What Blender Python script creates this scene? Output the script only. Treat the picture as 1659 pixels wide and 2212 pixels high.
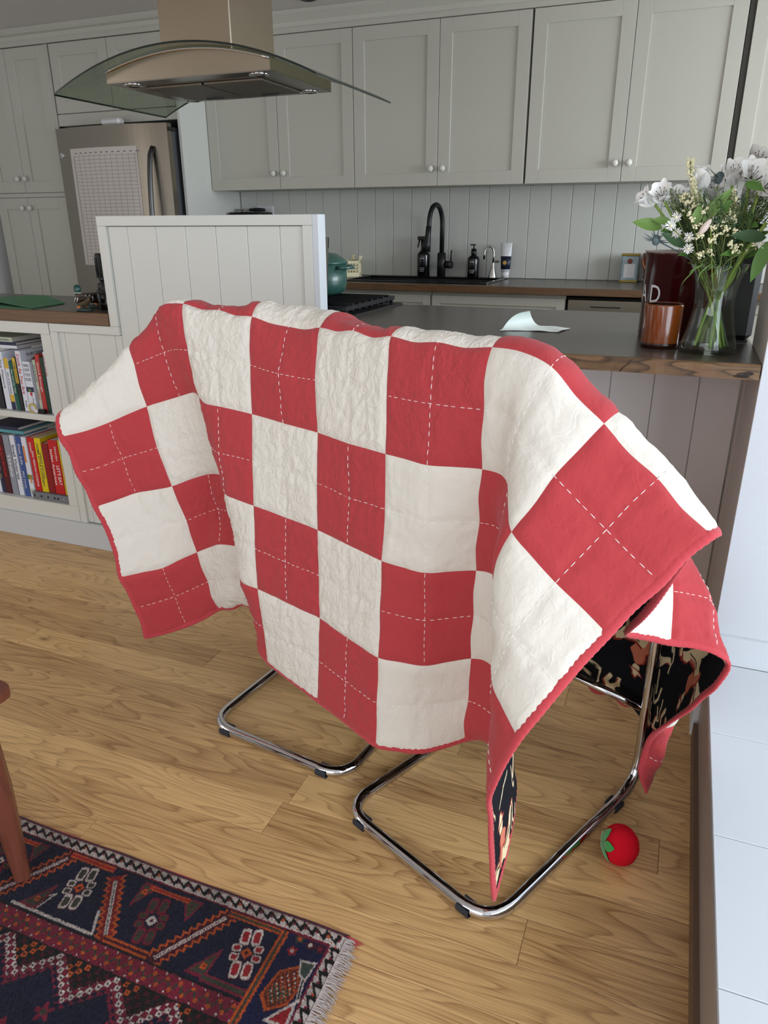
import bpy, bmesh, math, random
import numpy as np
from mathutils import Vector, Matrix
random.seed(7)
for o in list(bpy.data.objects): bpy.data.objects.remove(o)
SC = bpy.context.scene
COL = SC.collection
# ---------------------------------------------------------------- camera
YAW, PIT, ROL, F = 0.37750, -0.37330, -0.0032, 1582.4
CAM = Vector((0.54448, -2.39318, 1.38199))
fw = Vector((-math.sin(YAW)*math.cos(PIT), math.cos(YAW)*math.cos(PIT), math.sin(PIT)))
rt = Vector((math.cos(YAW), math.sin(YAW), 0)); up = rt.cross(fw)
r2 = math.cos(ROL)*rt + math.sin(ROL)*up; u2 = -math.sin(ROL)*rt + math.cos(ROL)*up
cd = bpy.data.cameras.new('camera'); cam = bpy.data.objects.new('camera', cd); COL.objects.link(cam)
cam.matrix_world = Matrix(((r2.x, u2.x, -fw.x, CAM.x), (r2.y, u2.y, -fw.y, CAM.y), (r2.z, u2.z, -fw.z, CAM.z), (0, 0, 0, 1)))
cd.sensor_fit = 'VERTICAL'; cd.sensor_height = 36.0; cd.lens = 36.0*F/2212.0; cd.clip_start = .02
SC.camera = cam
# ---------------------------------------------------------------- world, light, exposure
W = bpy.data.worlds.new('daylight'); SC.world = W; W.use_nodes = True
W.node_tree.nodes['Background'].inputs[0].default_value = (.62, .78, 1.0, 1); W.node_tree.nodes['Background'].inputs[1].default_value = 1.2
def area(name, loc, rot, sx, sy, power, col):
    l = bpy.data.lights.new(name, 'AREA'); l.shape = 'RECTANGLE'; l.size = sx; l.size_y = sy; l.energy = power; l.color = col
    o = bpy.data.objects.new(name, l); COL.objects.link(o); o.location = loc; o.rotation_euler = rot; return o
# daylight through the window on the right and through the garden doors behind the photographer
area('window_daylight', (2.62, -2.65, 1.40), (0, math.radians(90), 0), 1.9, 4.2, 118, (.84, .92, 1.0))
area('kitchen_window_daylight', (2.62, 1.15, 1.66), (0, math.radians(90), 0), 1.0, 1.5, 94, (.84, .92, 1.0))
area('garden_daylight', (-.9, -4.92, 1.35), (math.radians(90), 0, 0), 3.4, 2.0, 50, (1.0, .965, .92))
area('left_fill', (-4.0, -2.6, 1.4), (0, math.radians(-90), 0), 1.9, 1.6, 13, (1.0, .95, .9))  # added fill lamp by the solid left wall, lifts the left-facing sides
SC.view_settings.view_transform = 'Standard'; SC.view_settings.look = 'None'
SC.view_settings.exposure = 0.0; SC.view_settings.gamma = 1.0; SC.view_settings.use_curve_mapping = False
SC.cycles.max_bounces = 8; SC.cycles.use_denoising = True; SC.cycles.sample_clamp_indirect = 6
# ---------------------------------------------------------------- helpers
def lin(c): return tuple(((v/255)/12.92 if v/255 <= .04045 else ((v/255+.055)/1.055)**2.4) for v in c[:3])
MATS = {}
def M(name, c, rough=.5, metal=0., var=None, bump=None, coat=0., trans=0., ior=1.45, sheen=0., spec=None, stretch=(1, 1, 1), emis=0.):
    m = bpy.data.materials.new(name); m.use_nodes = True; nt = m.node_tree; b = nt.nodes['Principled BSDF']
    L = lin(c)
    b.inputs['Base Color'].default_value = (*L, 1); b.inputs['Roughness'].default_value = rough; b.inputs['Metallic'].default_value = metal
    if coat: b.inputs['Coat Weight'].default_value = coat; b.inputs['Coat Roughness'].default_value = .1
    if trans: b.inputs['Transmission Weight'].default_value = trans
    b.inputs['IOR'].default_value = ior
    if sheen: b.inputs['Sheen Weight'].default_value = sheen; b.inputs['Sheen Roughness'].default_value = .5
    if spec is not None: b.inputs['Specular IOR Level'].default_value = spec
    if emis: b.inputs['Emission Color'].default_value = (*L, 1); b.inputs['Emission Strength'].default_value = emis
    if var or bump:
        tc = nt.nodes.new('ShaderNodeTexCoord'); mp = nt.nodes.new('ShaderNodeMapping'); nt.links.new(tc.outputs['Object'], mp.inputs[0])
        mp.inputs['Scale'].default_value = stretch
    if var:
        n = nt.nodes.new('ShaderNodeTexNoise'); n.inputs['Scale'].default_value = var[0]; n.inputs['Detail'].default_value = 5
        nt.links.new(mp.outputs[0], n.inputs['Vector'])
        mx = nt.nodes.new('ShaderNodeMix'); mx.data_type = 'RGBA'; nt.links.new(n.outputs['Fac'], mx.inputs[0])
        mx.inputs[6].default_value = (*[x*(1-var[1]) for x in L], 1); mx.inputs[7].default_value = (*[min(1, x*(1+var[1])) for x in L], 1)
        nt.links.new(mx.outputs[2], b.inputs['Base Color'])
    if bump:
        n = nt.nodes.new('ShaderNodeTexNoise'); n.inputs['Scale'].default_value = bump[0]; n.inputs['Detail'].default_value = 4
        nt.links.new(mp.outputs[0], n.inputs['Vector']); bp = nt.nodes.new('ShaderNodeBump'); bp.inputs['Strength'].default_value = bump[1]
        bp.inputs['Distance'].default_value = bump[2] if len(bump) > 2 else .002
        nt.links.new(n.outputs['Fac'], bp.inputs['Height']); nt.links.new(bp.outputs[0], b.inputs['Normal'])
    MATS[name] = m; return m
def wood(name, light, dark, axis=0, sc=1., rough=.42, fib=1., dist=1.5, rand=True, bands=9., grain=.35):
    m = bpy.data.materials.new(name); m.use_nodes = True; nt = m.node_tree; N = nt.nodes.new; lk = nt.links.new; b = nt.nodes['Principled BSDF']
    b.inputs['Roughness'].default_value = rough
    tc = N('ShaderNodeTexCoord'); oi = N('ShaderNodeObjectInfo')
    ad = N('ShaderNodeVectorMath'); ad.operation = 'MULTIPLY_ADD'
    cb = N('ShaderNodeCombineXYZ')
    for i, k in enumerate((37.3, 91.7, 13.1)):
        mm = N('ShaderNodeMath'); mm.operation = 'MULTIPLY'; lk(oi.outputs['Random'], mm.inputs[0]); mm.inputs[1].default_value = k if rand else 0; lk(mm.outputs[0], cb.inputs[i])
    ad.inputs[1].default_value = (1, 1, 1); lk(tc.outputs['Object'], ad.inputs[0]); lk(cb.outputs[0], ad.inputs[2])
    def mapped(s):
        mp = N('ShaderNodeMapping'); lk(ad.outputs[0], mp.inputs[0]); s = list(s)
        if axis == 1: s = [s[1], s[0], s[2]]
        if axis == 2: s = [s[2], s[1], s[0]]
        mp.inputs['Scale'].default_value = [v*sc for v in s]; return mp
    n1 = N('ShaderNodeTexNoise'); n1.inputs['Scale'].default_value = 1.; n1.inputs['Detail'].default_value = 2.2; n1.inputs['Roughness'].default_value = .45; lk(mapped((1.1, 7.5, 7.5)).outputs[0], n1.inputs['Vector'])
    mu = N('ShaderNodeMath'); mu.operation = 'MULTIPLY'; lk(n1.outputs['Fac'], mu.inputs[0]); mu.inputs[1].default_value = bands
    fr = N('ShaderNodeMath'); fr.operation = 'FRACT'; lk(mu.outputs[0], fr.inputs[0])
    rr = N('ShaderNodeValToRGB'); lk(fr.outputs[0], rr.inputs[0]); e = rr.color_ramp.elements
    e[0].position = 0; e[0].color = (0.1, .1, .1, 1); e[1].position = .8; e[1].color = (.62, .62, .62, 1)
    for p_, v_ in ((.3, .16), (.6, .34), (.9, .95), (1., .2)):
        q = rr.color_ramp.elements.new(p_); q.color = (v_, v_, v_, 1)
    n2 = N('ShaderNodeTexNoise'); n2.inputs['Scale'].default_value = 1.; n2.inputs['Detail'].default_value = 4; lk(mapped((7, 420*fib, 420*fib)).outputs[0], n2.inputs['Vector'])
    n3 = N('ShaderNodeTexNoise'); n3.inputs['Scale'].default_value = 1.; n3.inputs['Detail'].default_value = 2; lk(mapped((2.2, 11, 11)).outputs[0], n3.inputs['Vector'])
    v = N('ShaderNodeTexVoronoi'); v.inputs['Scale'].default_value = 1.; lk(mapped((2.1, 5.0, 5.0)).outputs[0], v.inputs['Vector'])
    kn = N('ShaderNodeMapRange'); lk(v.outputs['Distance'], kn.inputs[0]); kn.inputs[1].default_value = .02; kn.inputs[2].default_value = .085; kn.inputs[3].default_value = .85; kn.inputs[4].default_value = 0.
    a1 = N('ShaderNodeMath'); a1.operation = 'MULTIPLY_ADD'; lk(rr.outputs[0], a1.inputs[0]); a1.inputs[1].default_value = grain*1.1
    a0 = N('ShaderNodeMath'); a0.operation = 'MULTIPLY_ADD'; lk(n2.outputs['Fac'], a0.inputs[0]); a0.inputs[1].default_value = .55*dist/1.5; a0.inputs[2].default_value = -.16-.27*(dist/1.5-1)
    lk(a0.outputs[0], a1.inputs[2])
    a2 = N('ShaderNodeMath'); a2.operation = 'MULTIPLY_ADD'; lk(n3.outputs['Fac'], a2.inputs[0]); a2.inputs[1].default_value = .45; lk(a1.outputs[0], a2.inputs[2])
    a3 = N('ShaderNodeMath'); a3.operation = 'MULTIPLY_ADD'; lk(oi.outputs['Random'], a3.inputs[0]); a3.inputs[1].default_value = .34 if rand else 0; lk(a2.outputs[0], a3.inputs[2])
    a4 = N('ShaderNodeMath'); a4.operation = 'SUBTRACT'; lk(a3.outputs[0], a4.inputs[0]); a4.inputs[1].default_value = .30; a4.use_clamp = True
    a5 = N('ShaderNodeMath'); a5.operation = 'MAXIMUM'; lk(a4.outputs[0], a5.inputs[0]); lk(kn.outputs[0], a5.inputs[1])
    mx = N('ShaderNodeMix'); mx.data_type = 'RGBA'; lk(a5.outputs[0], mx.inputs[0]); mx.inputs[6].default_value = (*lin(light), 1); mx.inputs[7].default_value = (*lin(dark), 1)
    lk(mx.outputs[2], b.inputs['Base Color'])
    bp = N('ShaderNodeBump'); bp.inputs['Strength'].default_value = .18; bp.inputs['Distance'].default_value = .0006; lk(n2.outputs['Fac'], bp.inputs['Height']); lk(bp.outputs[0], b.inputs['Normal'])
    MATS[name] = m; return m
def vcol(name, rough=.8, sheen=0., bump=None):
    m = bpy.data.materials.new(name); m.use_nodes = True; nt = m.node_tree; b = nt.nodes['Principled BSDF']; b.inputs['Roughness'].default_value = rough
    a = nt.nodes.new('ShaderNodeVertexColor'); a.layer_name = 'dye'; nt.links.new(a.outputs[0], b.inputs['Base Color'])
    if sheen: b.inputs['Sheen Weight'].default_value = sheen
    b.inputs['Specular IOR Level'].default_value = .2
    MATS[name] = m; return m
class B:
    def __init__(s): s.v = []; s.f = []; s.sm = []
    def add(s, vs, fs, smooth=False):
        o = len(s.v); s.v += [tuple(p) for p in vs]; s.f += [tuple(i+o for i in f) for f in fs]; s.sm += [smooth]*len(fs); return s
    def box(s, x0, x1, y0, y1, z0, z1, mat=None):
        vs = [(x, y, z) for x in (x0, x1) for y in (y0, y1) for z in (z0, z1)]
        if mat is not None: vs = [mat @ Vector(p) for p in vs]
        return s.add(vs, [(0, 1, 3, 2), (4, 6, 7, 5), (0, 4, 5, 1), (2, 3, 7, 6), (0, 2, 6, 4), (1, 5, 7, 3)])
    def bbox(s, x0, x1, y0, y1, z0, z1, c=.003, mat=None):   # box with chamfered edges
        X = (x0, x0+c, x1-c, x1); Y = (y0, y0+c, y1-c, y1); Z = (z0, z0+c, z1-c, z1); vs = []; idx = {}
        def V(p):
            if p not in idx: idx[p] = len(vs); vs.append(p)
            return idx[p]
        fs = []
        a, b_, d = X, Y, Z
        for sx in (0, 3): fs.append([V((a[sx], b_[i], d[j])) for i, j in ((1, 1), (2, 1), (2, 2), (1, 2))][::(1 if sx else -1)])
        for sy in (0, 3): fs.append([V((a[i], b_[sy], d[j])) for i, j in ((1, 1), (2, 1), (2, 2), (1, 2))][::(-1 if sy else 1)])
        for sz in (0, 3): fs.append([V((a[i], b_[j], d[sz])) for i, j in ((1, 1), (2, 1), (2, 2), (1, 2))][::(1 if sz else -1)])
        for sx in (0, 3):
            ix = 1 if sx == 0 else 2
            for sy in (0, 3):
                iy = 1 if sy == 0 else 2; fs.append([V((a[sx], b_[iy], d[1])), V((a[ix], b_[sy], d[1])), V((a[ix], b_[sy], d[2])), V((a[sx], b_[iy], d[2]))])
            for sz in (0, 3):
                iz = 1 if sz == 0 else 2; fs.append([V((a[sx], b_[1], d[iz])), V((a[ix], b_[1], d[sz])), V((a[ix], b_[2], d[sz])), V((a[sx], b_[2], d[iz]))])
        for sy in (0, 3):
            iy = 1 if sy == 0 else 2
            for sz in (0, 3):
                iz = 1 if sz == 0 else 2; fs.append([V((a[1], b_[sy], d[iz])), V((a[2], b_[sy], d[iz])), V((a[2], b_[iy], d[sz])), V((a[1], b_[iy], d[sz]))])
        for sx in (0, 3):
            ix = 1 if sx == 0 else 2
            for sy in (0, 3):
                iy = 1 if sy == 0 else 2
                for sz in (0, 3):
                    iz = 1 if sz == 0 else 2; fs.append([V((a[sx], b_[iy], d[iz])), V((a[ix], b_[sy], d[iz])), V((a[ix], b_[iy], d[sz]))])
        if mat is not None: vs = [mat @ Vector(p) for p in vs]
        return s.add(vs, fs)
    def lathe(s, prof, loc=(0, 0, 0), n=24, mat=None, smooth=True, a0=0., a1=2*math.pi, cap=False):
        vs = []; fs = []; full = abs(a1-a0-2*math.pi) < 1e-6; m = n if full else n+1
        for r, z in prof:
            for k in range(m):
                a = a0+(a1-a0)*k/n; p = Vector((r*math.cos(a), r*math.sin(a), z))
                if mat is not None: p = mat @ p
                vs.append(p+Vector(loc))
        for i in range(len(prof)-1):
            for k in range(n):
                k2 = (k+1) % m; fs.append((i*m+k, i*m+k2, (i+1)*m+k2, (i+1)*m+k))
        if cap: fs.append(tuple(range(m))[::-1]); fs.append(tuple((len(prof)-1)*m+k for k in range(m)))
        return s.add(vs, fs, smooth)
    def tube(s, pts, r, n=10, closed=False, cap=True, smooth=True, flat=1.):
        P = [Vector(p) for p in pts]; R = r if isinstance(r, (list, tuple)) else [r]*len(P); L = len(P); vs = []; fs = []
        T = []
        for i in range(L):
            a = P[(i-1) % L] if closed or i else P[0]; b = P[(i+1) % L] if closed or i < L-1 else P[-1]; T.append((b-a).normalized())
        nrm = T[0].orthogonal().normalized()
        for i in range(L):
            nrm = (nrm-T[i]*nrm.dot(T[i])).normalized(); bi = T[i].cross(nrm)
            for k in range(n):
                a = 2*math.pi*k/n; vs.append(P[i]+(nrm*math.cos(a)+bi*math.sin(a)*flat)*R[i])
        for i in range(L if closed else L-1):
            j = (i+1) % L
            for k in range(n): fs.append((i*n+k, i*n+(k+1) % n, j*n+(k+1) % n, j*n+k))
        s.add(vs, fs, smooth)
        if cap and not closed: s.add(vs[:n], [tuple(range(n))[::-1]]); s.add(vs[-n:], [tuple(range(n))])
        return s
    def prism(s, poly, h, mat=None):   # poly in local xy, extruded 0..h in z
        n = len(poly); vs = [Vector((x, y, 0)) for x, y in poly]+[Vector((x, y, h)) for x, y in poly]
        if mat is not None: vs = [mat @ p for p in vs]
        return s.add(vs, [tuple(range(n))[::-1], tuple(range(n, 2*n))]+[(i, (i+1) % n, n+(i+1) % n, n+i) for i in range(n)])
    def ball(s, c, r, n=12, m=8, sq=(1, 1, 1), mat=None):
        prof = [(math.sin(math.pi*i/m), -math.cos(math.pi*i/m)) for i in range(m+1)]
        MM = Matrix.Diagonal((r*sq[0], r*sq[1], r*sq[2], 1))
        if mat is not None: MM = mat @ MM
        return s.lathe([(max(a, 1e-4), b) for a, b in prof], c, n, MM)
ORG = {}
def obj(name, b, mat, parent=None, kind=None, label=None, origin=None):
    o3 = Vector(ORG[parent.name]) if parent is not None else Vector(origin or (0, 0, 0))
    me = bpy.data.meshes.new(name); me.from_pydata([tuple(Vector(p)-o3) for p in b.v], [], b.f); me.update()
    if any(b.sm): me.polygons.foreach_set('use_smooth', b.sm)
    bm = bmesh.new(); bm.from_mesh(me); bmesh.ops.remove_doubles(bm, verts=bm.verts, dist=1e-6)
    if len(b.f) < 20000: bmesh.ops.recalc_face_normals(bm, faces=bm.faces)
    bm.to_mesh(me); bm.free()
    me.materials.append(MATS[mat] if isinstance(mat, str) else mat)
    o = bpy.data.objects.new(name, me); COL.objects.link(o); ORG[o.name] = tuple(o3)
    if parent is not None: o.parent = parent
    else: o.location = o3
    if kind: o['kind'] = kind
    if label: o['label'] = label
    return o
def thing(name, label, cat, loc, group=None):
    o = bpy.data.objects.new(name, None); COL.objects.link(o); o.location = loc; o.empty_display_size = .05
    o['label'] = label; o['category'] = cat; ORG[o.name] = tuple(loc)
    if group: o['group'] = group
    return o
def tag(o, label, cat, group=None, kind=None):
    o['label'] = label; o['category'] = cat
    if group: o['group'] = group
    if kind: o['kind'] = kind
    return o
def struct(name, b, mat, parent=None): 
    o = obj(name, b, mat, parent)
    if parent is None: o['kind'] = 'structure'
    return o
FONTM = {}
def text(name, body, loc, xd, ud, length, height, mat, parent, bold=0., ext=.0003, fit=True):
    cu = bpy.data.curves.new('t', 'FONT'); cu.body = body; cu.size = 1.; cu.extrude = 0; cu.offset = bold; cu.resolution_u = 3
    o = bpy.data.objects.new('t', cu); COL.objects.link(o); dg = bpy.context.evaluated_depsgraph_get(); dg.update()
    me = bpy.data.meshes.new_from_object(o.evaluated_get(dg)); bpy.data.objects.remove(o); bpy.data.curves.remove(cu)
    co = np.array([v.co[:] for v in me.vertices]); mn = co.min(0); mxx = co.max(0); c = (mn+mxx)/2; sz = mxx-mn
    sx = length/max(sz[0], 1e-4); sy = height/max(sz[1], 1e-4)
    if not fit: sx = sy = min(sx, sy)
    xd = Vector(xd); ud = Vector(ud); nz = xd.cross(ud); o3 = Vector(ORG[parent.name])
    for v in me.vertices: v.co = Vector(loc)-o3+xd*((v.co.x-c[0])*sx)+ud*((v.co.y-c[1])*sy)+nz*ext
    me.materials.append(MATS[mat]); me.name = name
    ob = bpy.data.objects.new(name, me); COL.objects.link(ob); ob.parent = parent; ORG[ob.name] = tuple(o3); return ob
# ---------------------------------------------------------------- materials
M('ceiling_paint', (205, 198, 192), .9, bump=(60, .1)); M('wall_paint', (214, 214, 212), .8, bump=(80, .08))
M('sill_paint', (204, 208, 212), .35, bump=(25, .08)); M('trim_white', (214, 216, 216), .4)
M('cabinet_paint', (184, 182, 170), .38, bump=(90, .04)); M('board_paint', (228, 225, 219), .4, bump=(90, .04)); M('panel_paint', (208, 208, 201), .4, bump=(90, .04))
M('splash_paint', (192, 193, 186), .42); M('dark_gap', (30, 28, 26), .8); M('seam_paint', (108, 106, 98), .8); M('seam_dark', (58, 55, 48), .8); M('plinth_paint', (196, 198, 200), .45)
M('stub_paint', (205, 198, 190), .5, bump=(60, .1)); M('ledge_face', (160, 152, 146), .35); M('shoe_wood', (110, 88, 70), .5)
M('steel', (146, 138, 126), .26, 1., stretch=(1.5, 1.5, 90), bump=(6, .10, .0006), var=(3, .06)); M('hood_steel', (170, 158, 140), .24, 1., stretch=(2, 2, 120), bump=(5, .10, .0006))
M('steel_dark', (90, 90, 90), .35, .9); M('steel_side', (95, 97, 100), .5, .3); M('chrome', (205, 205, 208), .07, 1.)
M('filter_mesh', (120, 112, 100), .45, .8, bump=(400, .5, .001)); M('black_matte', (18, 18, 20), .45); M('black_gloss', (10, 10, 11), .18); M('iron', (24, 24, 27), .5, .2, bump=(200, .2))
M('dark_rubber', (40, 46, 56), .6); M('porcelain', (214, 212, 203), .2)
M('lamp_glass', (120, 118, 112), .15); M('paper_white', (205, 196, 188), .85); M('ink_grey', (95, 92, 98), .9); M('ink_grid', (132, 126, 128), .9); M('magnet_chrome', (190, 190, 190), .2, 1.)
M('white_plastic', (215, 213, 212), .4); M('pot_green', (46, 84, 76), .35, coat=.2); M('crate_cream', (226, 218, 180), .5)
M('label_white', (225, 225, 228), .5); M('tube_navy', (28, 32, 52), .4); M('gold', (190, 150, 80), .4); M('nickel', (185, 182, 176), .2, 1.)
M('tin_blue', (150, 170, 176), .4, var=(60, .3)); M('tin_gold', (150, 128, 60), .4, .5); M('tin_red', (120, 50, 40), .5)
M('basket_wood', (120, 66, 34), .6, bump=(90, .5)); M('enamel_maroon', (58, 10, 12), .16, coat=.6); M('enamel_rim', (150, 140, 132), .3)
M('amber_glass', (122, 58, 18), .15, coat=.8, var=(8, .25)); M('amber_dark', (40, 16, 8), .2); M('parchment', (214, 224, 218), .5, sheen=.2)
M('folder_green', (76, 126, 90), .7); M('duck_brown', (92, 78, 60), .3, var=(70, .5)); M('duck_green', (30, 72, 66), .15); M('duck_white', (215, 212, 205), .3); M('duck_orange', (205, 125, 70), .4); M('duck_base', (52, 66, 62), .15); M('duck_dark', (38, 24, 20), .25)
M('rest_black', (20, 20, 22), .6); M('felt_red', (205, 22, 40), .95, spec=.1, bump=(300, .4, .001)); M('felt_seam', (160, 12, 28), .95); M('felt_green', (60, 150, 70), .95, sheen=.5)
def glass(name, tint, rough=0., ior=1.45, fast=.0):
    m = bpy.data.materials.new(name); m.use_nodes = True; nt = m.node_tree; nt.nodes.remove(nt.nodes['Principled BSDF'])
    g = nt.nodes.new('ShaderNodeBsdfGlossy'); g.inputs['Roughness'].default_value = rough+.02; t = nt.nodes.new('ShaderNodeBsdfTransparent'); t.inputs[0].default_value = (*lin(tint), 1)
    lw = nt.nodes.new('ShaderNodeLayerWeight'); lw.inputs[0].default_value = .5; pw_ = nt.nodes.new('ShaderNodeMath'); pw_.operation = 'POWER'; nt.links.new(lw.outputs['Facing'], pw_.inputs[0]); pw_.inputs[1].default_value = 4.; fr = nt.nodes.new('ShaderNodeMath'); fr.operation = 'MULTIPLY_ADD'; nt.links.new(pw_.outputs[0], fr.inputs[0]); fr.inputs[1].default_value = .55*(ior-1)/.5; fr.inputs[2].default_value = .05*(ior-1)/.5; mx = nt.nodes.new('ShaderNodeMixShader')
    nt.links.new(fr.outputs[0], mx.inputs[0]); nt.links.new(t.outputs[0], mx.inputs[1]); nt.links.new(g.outputs[0], mx.inputs[2]); nt.links.new(mx.outputs[0], nt.nodes['Material Output'].inputs[0])
    MATS[name] = m; return m
glass('hood_glass', (224, 230, 222), 0., 1.45); glass('vase_glass', (249, 253, 250), 0., 1.42); glass('vase_water', (242, 249, 234), 0., 1.1); M('glass_edge', (22, 30, 26), .15)
wood('oak', (232, 190, 130), (132, 88, 48), 0, 1., .36, grain=.40, bands=22., dist=3.0)
wood('counter_dark', (88, 79, 71), (38, 33, 29), 0, 1., .27, dist=3.4, rand=False, grain=.35)
wood('counter_edge', (122, 92, 60), (34, 24, 17), 0, 2.2, .5, rand=False, grain=.75)
wood('counter_brown', (108, 76, 46), (50, 34, 20), 0, 1.2, .4, rand=False)
wood('chair_wood', (112, 62, 46), (62, 28, 22), 2, 1.2, .35, rand=False)
# ---------------------------------------------------------------- the room
XL, XR, YF, YB, ZC = -4.05, 2.55, -5.0, 2.355, 2.52
XS = .738                                   # face of the short wall and of the ledge
floor = struct('floor', B().box(XL, XR, YF, YB, -.06, -.0135), 'shoe_wood')
rows = {-1.333: [-.65, .9], -1.221: [-.98, .407], -1.109: [-1.75, -.246], -.997: [-1.45, -.232], -.885: [-2.9, -.95, .66], -.773: [-2.2, -.6], -.661: [-3.0, -1.5, .12], -.549: [-2.4, -.8], -.437: [-1.7, -.1], -.325: [-3.1, -1.2, .365], -.213: [-2.5, -.9], -.101: [-1.4, .1], .011: [-2.07, -.5]}
y = .011; rr = random.Random(3)
while y > -2.62:
    js = rows.get(round(y, 3)) or [(-3.1+rr.random()*1.3)+k*1.35 for k in range(3)]
    xs = [XL]+sorted(j for j in js if XL < j < XS)+[XS+.01]
    for a, b_ in zip(xs[:-1], xs[1:]):
        if b_-a < .03: continue
        while b_-a > 1.75:
            c_ = a+1.2+.3*rr.random(); q = B().bbox(a+.0004, c_-.0004, y-.112+.0004, y-.0004, -.013, 0, .0009); obj('plank', q, 'oak', floor); a = c_
        obj('plank', B().bbox(a+.0004, b_-.0004, y-.112+.0004, y-.0004, -.013, 0, .0009), 'oak', floor)
    y = round(y-.112, 3)
struct('ceiling', B().box(XL-.05, XR+.05, YF-.05, YB+.05, ZC, ZC+.1), 'ceiling_paint')
wb = struct('wall_back', B().box(XL-.05, XR+.05, YB, YB+.1, 0, ZC), 'wall_paint')
wl = struct('wall_left', B().box(XL-.1, XL, YF, YB, 0, ZC), 'wall_paint')
b = B(); b.box(XR, XR+.1, YF, -4.78, 0, ZC).box(XR, XR+.1, -.55, .38, 0, ZC).box(XR, XR+.1, 1.92, YB, 0, ZC).box(XR, XR+.1, .38, 1.92, 0, 1.14).box(XR, XR+.1, .38, 1.92, 2.18, ZC).box(XR, XR+.1, -4.78, -.55, 0, .40).box(XR, XR+.1, -4.78, -.55, 2.4, ZC)
wr = struct('wall_right', b, 'wall_paint')
b = B()
for z in (.43, 2.37): b.box(XR+.02, XR+.07, -4.78, -.55, z-.03, z+.03)
for yy in (-4.75, -3.36, -1.97, -.58): b.box(XR+.02, XR+.07, yy-.03, yy+.03, .4, 2.4)
wn = struct('window_1', b, 'trim_white')
b = B()
for z in (1.17, 2.15): b.box(XR+.02, XR+.07, .38, 1.92, z-.03, z+.03)
for yy in (.41, 1.15, 1.89): b.box(XR+.02, XR+.07, yy-.03, yy+.03, 1.14, 2.18)
struct('window_3', b, 'trim_white')
b = B(); b.box(XL, -2.7, YF-.1, YF, 0, ZC).box(.9, XR, YF-.1, YF, 0, ZC).box(-2.7, .9, YF-.1, YF, 2.4, ZC).box(-2.7, .9, YF-.1, YF, 0, .3)
struct('wall_front', b, 'wall_paint')
b = B()
for xx in (-2.67, -.9, .87): b.box(xx-.03, xx+.03, YF-.07, YF-.02, .3, 2.4)
for z in (.33, 2.37): b.box(-2.7, .9, YF-.07, YF-.02, z-.03, z+.03)
struct('window_2', b, 'trim_white')
# short wall at the right end of the bar, and the alcove beyond it
st = struct('wall_stub', B().box(XS, XR, -.44, -.08, 0, ZC), 'stub_paint')
obj('caulk_strip', B().box(XS-.002, XS+.02, -.08, .02, 0, 1.033), 'stub_paint', st)
obj('render_coat', B().box(XS+.001, XR, -.443, -.4395, .26, ZC), 'sill_paint', st)
struct('baseboard_alcove', B().box(XS+.002, XR, -.456, -.4435, .26, .345), 'sill_paint')
struct('baseboard_right', B().box(XS-.014, XS, -.44, -.0, .0, .1), 'trim_white')
# window ledge: faced front, tiles on top
ld = struct('trim_1', B().box(XS+.002, XR, -3.6, -.4565, 0, .248), 'ledge_face')
ys = [-.457, -.780, -1.118, -1.454, -1.79, -2.127, -2.46, -2.8, -3.14, -3.6]
for a, c in zip(ys[:-1], ys[1:]):
    obj('tile', B().bbox(XS-.002, 1.25, c+.0008, a-.0008, .248, .26, .0012), 'sill_paint', ld)
    obj('tile', B().bbox(1.2516, XR-.002, c+.0008, a-.0008, .248, .26, .0012), 'sill_paint', ld)
obj('shoe_strip', B().box(XS-.010, XS+.002, -3.6, -.46, 0, .055), 'shoe_wood', ld)
obj('corner_bead', B().box(XS-.004, XS+.003, -3.6, -.457, .236, .2478), 'ledge_face', ld)
# ---------------------------------------------------------------- kitchen joinery
def shaker(x0, x1, z0, z1, y, parent, mat='cabinet_paint', rail=.07, knob=None, name='door', t=.02, drop=.008):
    b = B(); b.bbox(x0, x0+rail, y, y+t, z0, z1, .0012).bbox(x1-rail, x1, y, y+t, z0, z1, .0012)
    b.bbox(x0+rail, x1-rail, y, y+t, z1-rail, z1, .0012).bbox(x0+rail, x1-rail, y, y+t, z0, z0+rail, .0012).box(x0+rail, x1-rail, y+drop, y+t, z0+rail, z1-rail)
    d = obj(name, b, mat, parent)
    if knob:
        kb = B().lathe([(.006, 0), (.006, .010), (.0155, .016), (.018, .024), (.014, .031), (.006, .034), (.0001, .0345)], (knob[0], y, knob[1]), 16, Matrix.Rotation(math.radians(90), 4, 'X'))
        obj('knob', kb, 'porcelain', d)
    return d
YU = 2.01; ub = [-2.3895, -1.889, -1.385, -.868, -.366, .146, .652]
ucol = ['tall grey-green upper cabinet pair beside the fridge housing', 'grey-green upper cabinet pair above the spray bottle and tap', 'grey-green upper cabinet pair behind the white flowers']
for k in range(3):
    a, m_, c = ub[2*k], ub[2*k+1], ub[2*k+2]
    t = thing('wall_cabinet', ucol[k], 'cabinet', ((a+c)/2, YB, 1.59), 'upper cabinet pairs over the sink counter')
    obj('carcass', B().box(a+.004, c-.004, YU+.021, YB-.001, 1.595, 2.43), 'dark_gap' if 0 else 'cabinet_paint', t)
    obj('shadow_gap', B().box(a-.0005, a+.004, YU+.03, YB-.02, 1.6, 2.42), 'seam_dark', t)
    g_ = (.002, .002, .006)[k]; ge = (.002, .006, .004)[k]
    shaker(a+g_, m_-.0015, 1.592, 2.412, YU, t, knob=(m_-.035, 1.681)); shaker(m_+.0015, c-ge, 1.592, 2.412, YU, t, knob=(m_+.035, 1.681))
t = thing('wall_cabinet', 'grey-green cabinet at the far right edge behind the lilies', 'cabinet', (.95, YB, 1.59), 'upper cabinet pairs over the sink counter')
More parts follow.
